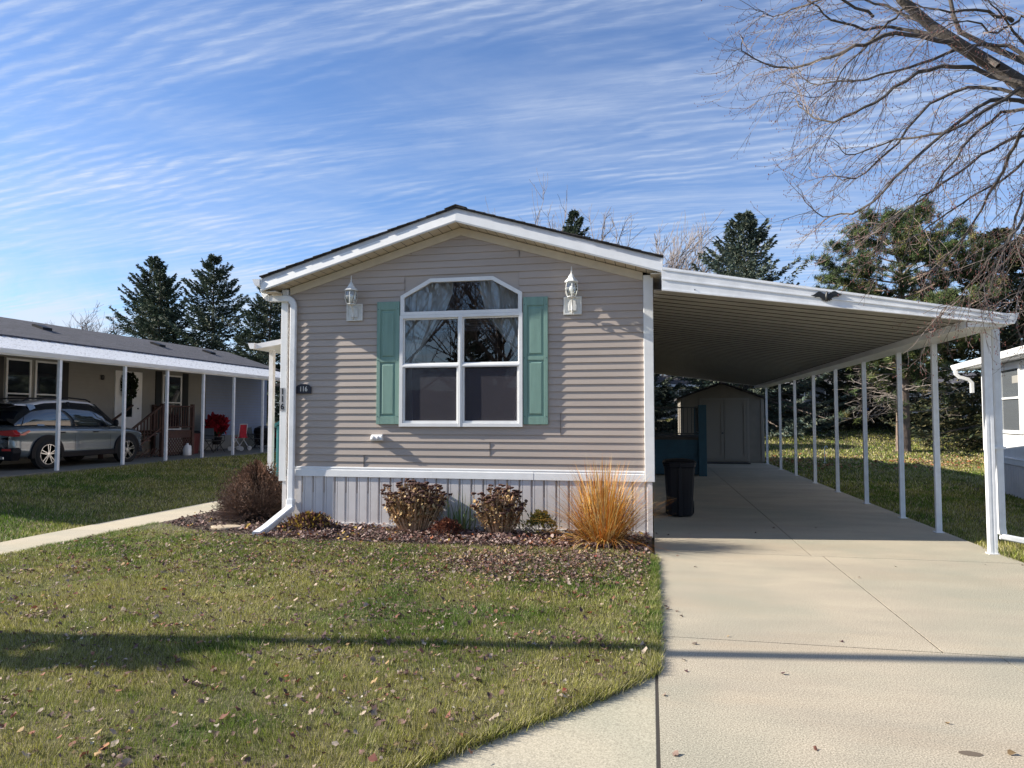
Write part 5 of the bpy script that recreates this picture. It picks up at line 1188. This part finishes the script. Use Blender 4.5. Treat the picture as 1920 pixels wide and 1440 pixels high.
conifer('spruce_tree', 'dark spruce showing between the shed roof and the first rear posts', 6.6, 47, 7.6, 3.6, 109, G, cols=np.array([[.025,.032,.02],[.05,.05,.03]]))
conifer('spruce_tree', 'dark spruce behind the white home at the right', 21.0, 41, 9.4, 4.6, 110, G, dens=1.1, cols=np.array([[.025,.035,.022],[.05,.055,.03]]))
conifer('spruce_tree', 'dark spruce low behind the storage shed roof', -3.4, 33.5, 7.2, 3.0, 112, G, cols=np.array([[.02,.028,.02],[.035,.045,.03]]))
for i_, (x_, y_, h_) in enumerate(((-8.2,36,8.0),(-12.5,40,8.3),(-5.2,44,8.6))):
    conifer('spruce_tree', ('dark spruce hidden behind the middle of the house', 'dark spruce hidden behind the left half of the house', 'dark spruce hidden far behind the right half of the house')[i_], x_, y_, h_, 3.3, 120+i_, G, nb=150)
conifer('spruce_tree', 'dark spruce behind the barn-roofed shed', -22.0, 47, 9.0, 3.6, 111, G)

# scots pine
def pine(x, y, h, seed):
    z = float(hgt(x, y)); t = thing('pine_tree', 'open-crowned pine with a pale furrowed trunk behind the carport posts', 'tree', (x, y, z)); r = random.Random(seed); rg = np.random.default_rng(seed)
    s = MB(); s.tube([(0,0,-.2),(0,0,.1),(.05,0,h*.3),(.12,.05,h*.6),(.05,0,h*.95)], [.42,.30,.23,.15,.03], 12); s.build('trunk', M['pinebark'], t, True)
    br = MB(); tufts = []; dead = MB()
    for i in range(74):
        u = .28+.70*(i+r.random())/74; az = i*2.4+r.uniform(-.5,.5); w_ = math.sin(min(1,(u-.22)/.35)*PI/2)*(1-max(0,(u-.55))/.52)**.75
        L_ = 4.5*w_*r.uniform(.6,1.12)+.25; el = -.1+.9*max(0,u-.45)+r.uniform(-.15,.25)
        b = Vector((.08,.02,h*u)); pts = [b]; d_ = Vector((math.cos(az)*math.cos(el), math.sin(az)*math.cos(el), math.sin(el)))
        for k in range(5):
            d_ = (d_+Vector((r.uniform(-.16,.16), r.uniform(-.16,.16), .07))).normalized(); pts.append(pts[-1]+d_*L_/5)
        br.tube(pts, [.05*(1-k/7) for k in range(6)], 4, False)
        for k in range(int(6+L_*9)):
            q = r.random()**.6; i0 = min(4, int(q*5)); p = pts[i0].lerp(pts[i0+1], q*5-i0)
            if q < .35: continue
            e = p+Vector((r.uniform(-1,1), r.uniform(-1,1), r.uniform(-.2,.8)))*(.24+.22*L_*.3); br.tube([p, e], [.018,.009], 3, False); tufts.append(e); 
            if r.random() < .6: tufts.append(p.lerp(e, .6)+Vector((r.uniform(-.12,.12), r.uniform(-.12,.12), .06)))
    for i in range(26):
        u = r.uniform(.17, .36); az = r.random()*2*PI; L_ = r.uniform(1.2, 4.2); p = Vector((.03,0,h*u)); d_ = Vector((math.cos(az), math.sin(az), r.uniform(-.12,.22))); pts = [p]
        for k in range(6):
            d_ = (d_+Vector((r.uniform(-.3,.3), r.uniform(-.3,.3), r.uniform(-.14,.14)))).normalized(); pts.append(pts[-1]+d_*L_/6)
        dead.tube(pts, [.030*(1-k/8) for k in range(7)], 4, False)
        for k in range(9):
            q = r.uniform(.25,1)*5.99; i0 = int(q); p2 = pts[i0].lerp(pts[i0+1], q-i0) if i0 < 6 else pts[6]; e1 = p2+Vector((r.uniform(-.5,.5), r.uniform(-.5,.5), r.uniform(-.35,.25))); e2 = e1+Vector((r.uniform(-.4,.4), r.uniform(-.4,.4), r.uniform(-.3,.2)))
            dead.tube([p2, e1, e2], [.014,.010,.006], 3, False)
            if r.random() < .22 and u > .16: tufts.append(e2)
    br.build('branches', M['pinebark'], t, True); dead.build('dead_branches', mat('dead_wood', (.20,.17,.15), .9, .3, 6), t, True)
    T = np.array([tuple(q) for q in tufts]); k = 40; n = len(T)*k; P = np.repeat(T, k, 0)+rg.normal(0, .05, (n, 3)); D = rg.normal(size=(n, 3)); D[:, 2] += .55; D /= np.linalg.norm(D, axis=1)[:, None]; D *= (.15+.13*rg.random(n))[:, None]
    S = np.cross(D, rg.normal(size=(n, 3))); S /= np.linalg.norm(S, axis=1)[:, None]; S *= .014
    V = np.empty((n*3, 3)); V[0::3] = P-S; V[1::3] = P+S; V[2::3] = P+D; F = np.arange(n*3).reshape(n, 3)
    base = np.array([[.045,.065,.025],[.08,.115,.04],[.14,.17,.055],[.03,.045,.02],[.22,.19,.07]])[rg.choice(5, len(T), p=[.27,.33,.20,.14,.06])]
    cc = np.repeat(base, k, 0)*(.65+.7*rg.random(n))[:, None]
    newmesh('needles', V, F, M['needle'], t, True, col=np.repeat(cc, 3, 0))
pine(10.85, 33.5, 10.3, 5)

# bare trees
def bare_tree(name, label, x, y, h, seed, spread=.5, n1=12, rmin=.012, group=None, z=None, mtl='ftwig', up=.25, levels=3, nk=8, t0=.12, tr=None):
    z = float(hgt(x, y)) if z is None else z
    t = thing(name, label, 'tree', (x, y, z), 0, group); r = random.Random(seed); tk = MB(); cr = MB()
    tr = tr or h*.014; tk.tube([(0,0,-.2),(0,0,h*.3),(r.uniform(-.2,.2),r.uniform(-.2,.2),h*.62)], [tr, tr*.75, tr*.4], 9)
    def grow(p, d_, L_, rad_, lv):
        pts = [p]; n = 5
        for k in range(n):
            d_ = (d_+Vector((r.gauss(0,.13), r.gauss(0,.13), up*.25+r.gauss(0,.08)))).normalized(); pts.append(pts[-1]+d_*L_/n)
        cr.tube(pts, [max(rmin*.6, rad_*(1-.8*k/n)) for k in range(n+1)], 4 if lv < 2 else 3, False)
        if lv < levels:
            for k in range(nk+(2 if lv == 1 else 0)):
                q = r.uniform(.22, .98)*n; i0 = min(n-1, int(q)); p2 = pts[i0].lerp(pts[i0+1], q-i0); ax = Vector((r.gauss(0,1), r.gauss(0,1), r.gauss(0,.7))).normalized()
                d2 = (d_*1.1+ax*.75).normalized(); grow(p2, d2, L_*r.uniform(.32,.55)*(1.15-q/n*.4), max(rmin, rad_*.42), lv+1)
    for i in range(n1):
        u = t0+(.62-t0)*i/n1; az = i*2.4+r.uniform(-.4,.4); el = r.uniform(.55, 1.15); d_ = Vector((math.cos(az)*math.cos(el)*spread*2, math.sin(az)*math.cos(el)*spread*2, math.sin(el))).normalized()
        grow(Vector((0,0,h*u)), d_, h*(1-u)*r.uniform(.72,.98), tr*.5, 1)
    tk.build('trunk', M['bark'], t, True); cr.build('crown', M[mtl], t, True); return t
GB = 'bare trees beyond the homes'
bare_tree('bare_tree', 'bare tree behind the small spruce above the roof', -6.8, 62, 18.0, 200, group=GB, rmin=.022, n1=14)
bare_tree('bare_tree', 'bare tree with upswept twigs left of the tall blue-grey spruce', -.5, 60, 16.3, 201, group=GB, rmin=.022, n1=14)
bare_tree('bare_tree', 'bare tree just above the joint of roof and carport', 2.6, 58, 13.5, 202, group=GB, rmin=.022, n1=12)
bare_tree('bare_tree', 'small leafless tree top above the left grey roof', -65.5, 70, 12.6, 203, group=GB, rmin=.024, spread=.6)
# trees across the road behind the viewpoint: what the window panes mirror
GV = 'bare trees across the road'
bare_tree('bare_tree', 'large bare tree across the road mirrored in the left pane', -13.5, -16, 12.5, 210, group=GV, rmin=.016, n1=15, mtl='twig', spread=.75)
bare_tree('bare_tree', 'bare tree across the road mirrored in the arched pane', -8.2, -19, 14, 211, group=GV, rmin=.016, n1=15, mtl='twig', spread=.75)
bare_tree('bare_tree', 'bare tree across the road mirrored in the right pane', -5.2, -14, 11.5, 212, group=GV, rmin=.016, n1=15, mtl='twig', spread=.75)
conifer('spruce_tree', 'spruce across the road facing the house', -10.6, -22, 7.5, 3.0, 213, nb=150)
far_home('beige home across the road facing the gable front', -22, -4, -30.0, 0, 2.7, M['tan'], M['shingle'], ())

# big maple at the right, trunk outside the frame
mp_ = thing('bare_maple', 'large leafless maple reaching in from the right edge with fine budded twigs', 'tree', (8.4, 8.2, 0))
rm = random.Random(77); big_ = MB(); mid = MB(); tw = MB(); bud = MB()
from math import atan
def unp(px_, py_, yw):      # ray through a photo point met with the plane Y = yw
    u = (px_-960)/1310.; v_ = -(py_-720)/1310.; f_ = math.cos(PITCH)-v_*math.sin(PITCH); z_ = math.sin(PITCH)+v_*math.cos(PITCH)
    d_ = Vector((u*math.cos(YAW)-f_*math.sin(YAW), u*math.sin(YAW)+f_*math.cos(YAW), z_)); return Vector((0,0,1.6))+d_*(yw/d_.y)
hub = unp(2120, 260, 8.6)
big_.tube([(8.4,8.2,-.2),(8.3,8.2,1.6),(8.0,8.3,3.0)], [.34,.27,.23], 14); big_.tube([(8.0,8.3,2.9),(hub+Vector((.6,0,-.35))),hub,unp(1990,200,8.7),unp(1920,160,8.7),unp(1860,122,8.7),unp(1800,85,8.6),unp(1745,48,8.6),unp(1690,0,8.5),unp(1640,-90,8.4),unp(1600,-220,8.3)], [.20,.12,.098,.088,.080,.073,.066,.058,.05,.042,.03], 12)
big_.tube([hub,unp(1990,150,9.2),unp(1920,115,9.3),unp(1850,85,9.4),unp(1800,60,9.4),unp(1788,30,9.4),unp(1770,-60,9.4)], [.05,.042,.036,.032,.028,.024,.02], 8)
big_.tube([(8.0,8.3,2.9),(8.6,8.0,5.0),(8.5,7.8,8.0)], [.22,.16,.08], 10); big_.tube([(8.6,8.0,5.0),(7.4,7.6,7.4),(6.3,7.3,9.6)], [.14,.10,.05], 8)
M['mbark'] = mat('maple_bark', (.095,.08,.068), .9, col2=(.05,.042,.036), vscale=14, bump=.9, bscale=30)
big_.build('trunk', M['mbark'], mp_)
limbs = [([(1870,125),(1780,78),(1690,55),(1600,50),(1530,15),(1500,-40)],8.8,.030),([(1800,90),(1700,62),(1620,82),(1540,112),(1470,126),(1400,104),(1388,66)],8.4,.028),
 ([(1990,185),(1820,128),(1720,138),(1640,192),(1560,228),(1505,205),(1498,185)],8.1,.028),([(1990,200),(1840,162),(1745,196),(1660,290),(1590,338),(1558,322)],8.9,.026),
 ([(2000,220),(1880,185),(1800,228),(1700,312),(1620,392),(1540,404),(1508,372)],8.2,.026),([(2010,250),(1900,258),(1820,308),(1730,372),(1650,418),(1600,410)],9.1,.024),
 ([(2010,240),(1930,232),(1880,318),(1830,412),(1760,498),(1712,512)],8.6,.024),([(2030,270),(1950,322),(1905,428),(1860,482),(1800,560),(1765,578)],8.3,.022),
 ([(1900,40),(1850,24),(1760,18),(1650,-18)],8.3,.024),([(1640,30),(1560,-5),(1500,12),(1450,32),(1418,20)],8.6,.018),([(1990,160),(1890,88),(1800,92),(1700,130),(1600,150),(1520,155),(1480,110)],9.0,.028),
 ([(1760,55),(1680,20),(1600,-10),(1540,-60)],8.9,.024),([(1990,230),(1900,205),(1820,260),(1760,340),(1690,400),(1640,440)],8.0,.022),([(2000,260),(1960,300),(1920,360),(1890,460),(1840,540),(1800,590)],9.0,.02),
 ([(1940,150),(1860,200),(1770,250),(1680,262),(1600,290),(1570,268)],8.5,.024),([(2010,250),(1950,270),(1890,330),(1800,380),(1720,440),(1650,470)],8.8,.022),([(1700,12),(1650,60),(1590,120),(1540,180),(1470,170)],8.7,.016),
 ([(2010,200),(1960,130),(1900,60),(1850,-10)],8.0,.03),([(2030,300),(1980,380),(1950,470),(1920,540),(1880,570)],8.8,.02),([(1980,60),(1920,30),(1870,60),(1800,40),(1740,70)],8.1,.02)]
def twig(p, d_, L_, rad_, lv):
    n = 6 if lv == 0 else 4; pts = [p]; dd = d_.normalized()
    for k in range(n):
        q = k/n; g = -.22*(1-q)*(1-lv*.4)+.42*q*q
        dd = (dd+Vector((rm.gauss(0,.13), rm.gauss(0,.13), g+rm.gauss(0,.08)))).normalized(); pts.append(pts[-1]+dd*L_/n)
    tw.tube(pts, [max(.0014, rad_*(1-.7*k/n)) for k in range(n+1)], 3, False)
    if lv < 2:
        m_ = int(1+L_*(3.8 if lv == 0 else 5))
        for k in range(m_):
            q = rm.uniform(.15, .97)*n; i0 = int(q); p2 = pts[i0].lerp(pts[i0+1], q-i0); t_ = (pts[i0+1]-pts[i0]).normalized()
            sd_ = Vector((rm.gauss(0,1), rm.gauss(0,1), rm.gauss(0,1))).normalized(); twig(p2, t_+sd_*.75, L_*rm.uniform(.22,.48) if lv == 0 else rm.uniform(.05,.16), rad_*.6, lv+1)
    if lv >= 1:
        e = pts[-1]; bud.lathe([(.001,-.010),(.0042,-.003),(.0035,.004),(.001,.010)], tuple(e), 4)
        if lv == 1:
            for k in (2,): bud.lathe([(.001,-.006),(.0038,0),(.001,.007)], tuple(pts[k]), 4)
for pts_, yw, r0 in limbs:
    P_ = [unp(a_, b_, yw+.9*math.sin(i*1.3+yw*7)*.35) for i, (a_, b_) in enumerate(pts_)]
    # smooth the polyline
    Q = []
    for i in range(len(P_)-1):
        p0 = P_[max(i-1,0)]; p1 = P_[i]; p2 = P_[i+1]; p3 = P_[min(i+2,len(P_)-1)]
        for k in range(4):
            t_ = k/4; Q.append(.5*((2*p1)+(p2-p0)*t_+(2*p0-5*p1+4*p2-p3)*t_*t_+(3*p1-p0-3*p2+p3)*t_**3))
    Q.append(P_[-1]); nq = len(Q)
    Q = [q+Vector((rm.gauss(0,.012), rm.gauss(0,.012), rm.gauss(0,.012))) for q in Q]
    mid.tube(Q, [max(.003, r0*(1-.88*k/(nq-1))) for k in range(nq)], 6, False)
    for k in range(2, nq-1):
        for _ in range(1 if (k % 3) else 2):
            t_ = (Q[k+1]-Q[k]).normalized(); sd_ = Vector((rm.gauss(0,1), rm.gauss(0,1), rm.gauss(0,1)-.15)).normalized()
            twig(Q[k].lerp(Q[k+1], rm.random()), t_+sd_*.6, rm.uniform(.35, 1.25)*(1.15-.6*k/nq), .0050, 0)
mid.build('limbs', M['mbark'], mp_); tw.build('twigs', M['twig'], mp_); bud.build('buds', mat('bud_red', (.17,.06,.05), .7), mp_)

# utility pole and added shrub standing left of the frame; their shadows cross the lawn
up = thing('utility_pole', 'tall wooden utility pole at the road, left of the lawn', 'utility pole', (-8.6, 3.72, 0))
MB().tube([(0,0,-.2),(0,0,9.6)], [.085,.06], 12).build('pole', M['bark'], up, True); MB().box(-.05,.05,-.7,.7,9.2,9.3).build('crossarm', M['bark'], up, True)
conifer('shadow_shrub', 'slim unseen evergreen shrub added left of the lawn to cast a shadow band', -8.9, 3.35, 3.35, .36, 301, nb=90, dens=.8, cat='shrub')  # added out of view to throw the broad shadow band over the lawn
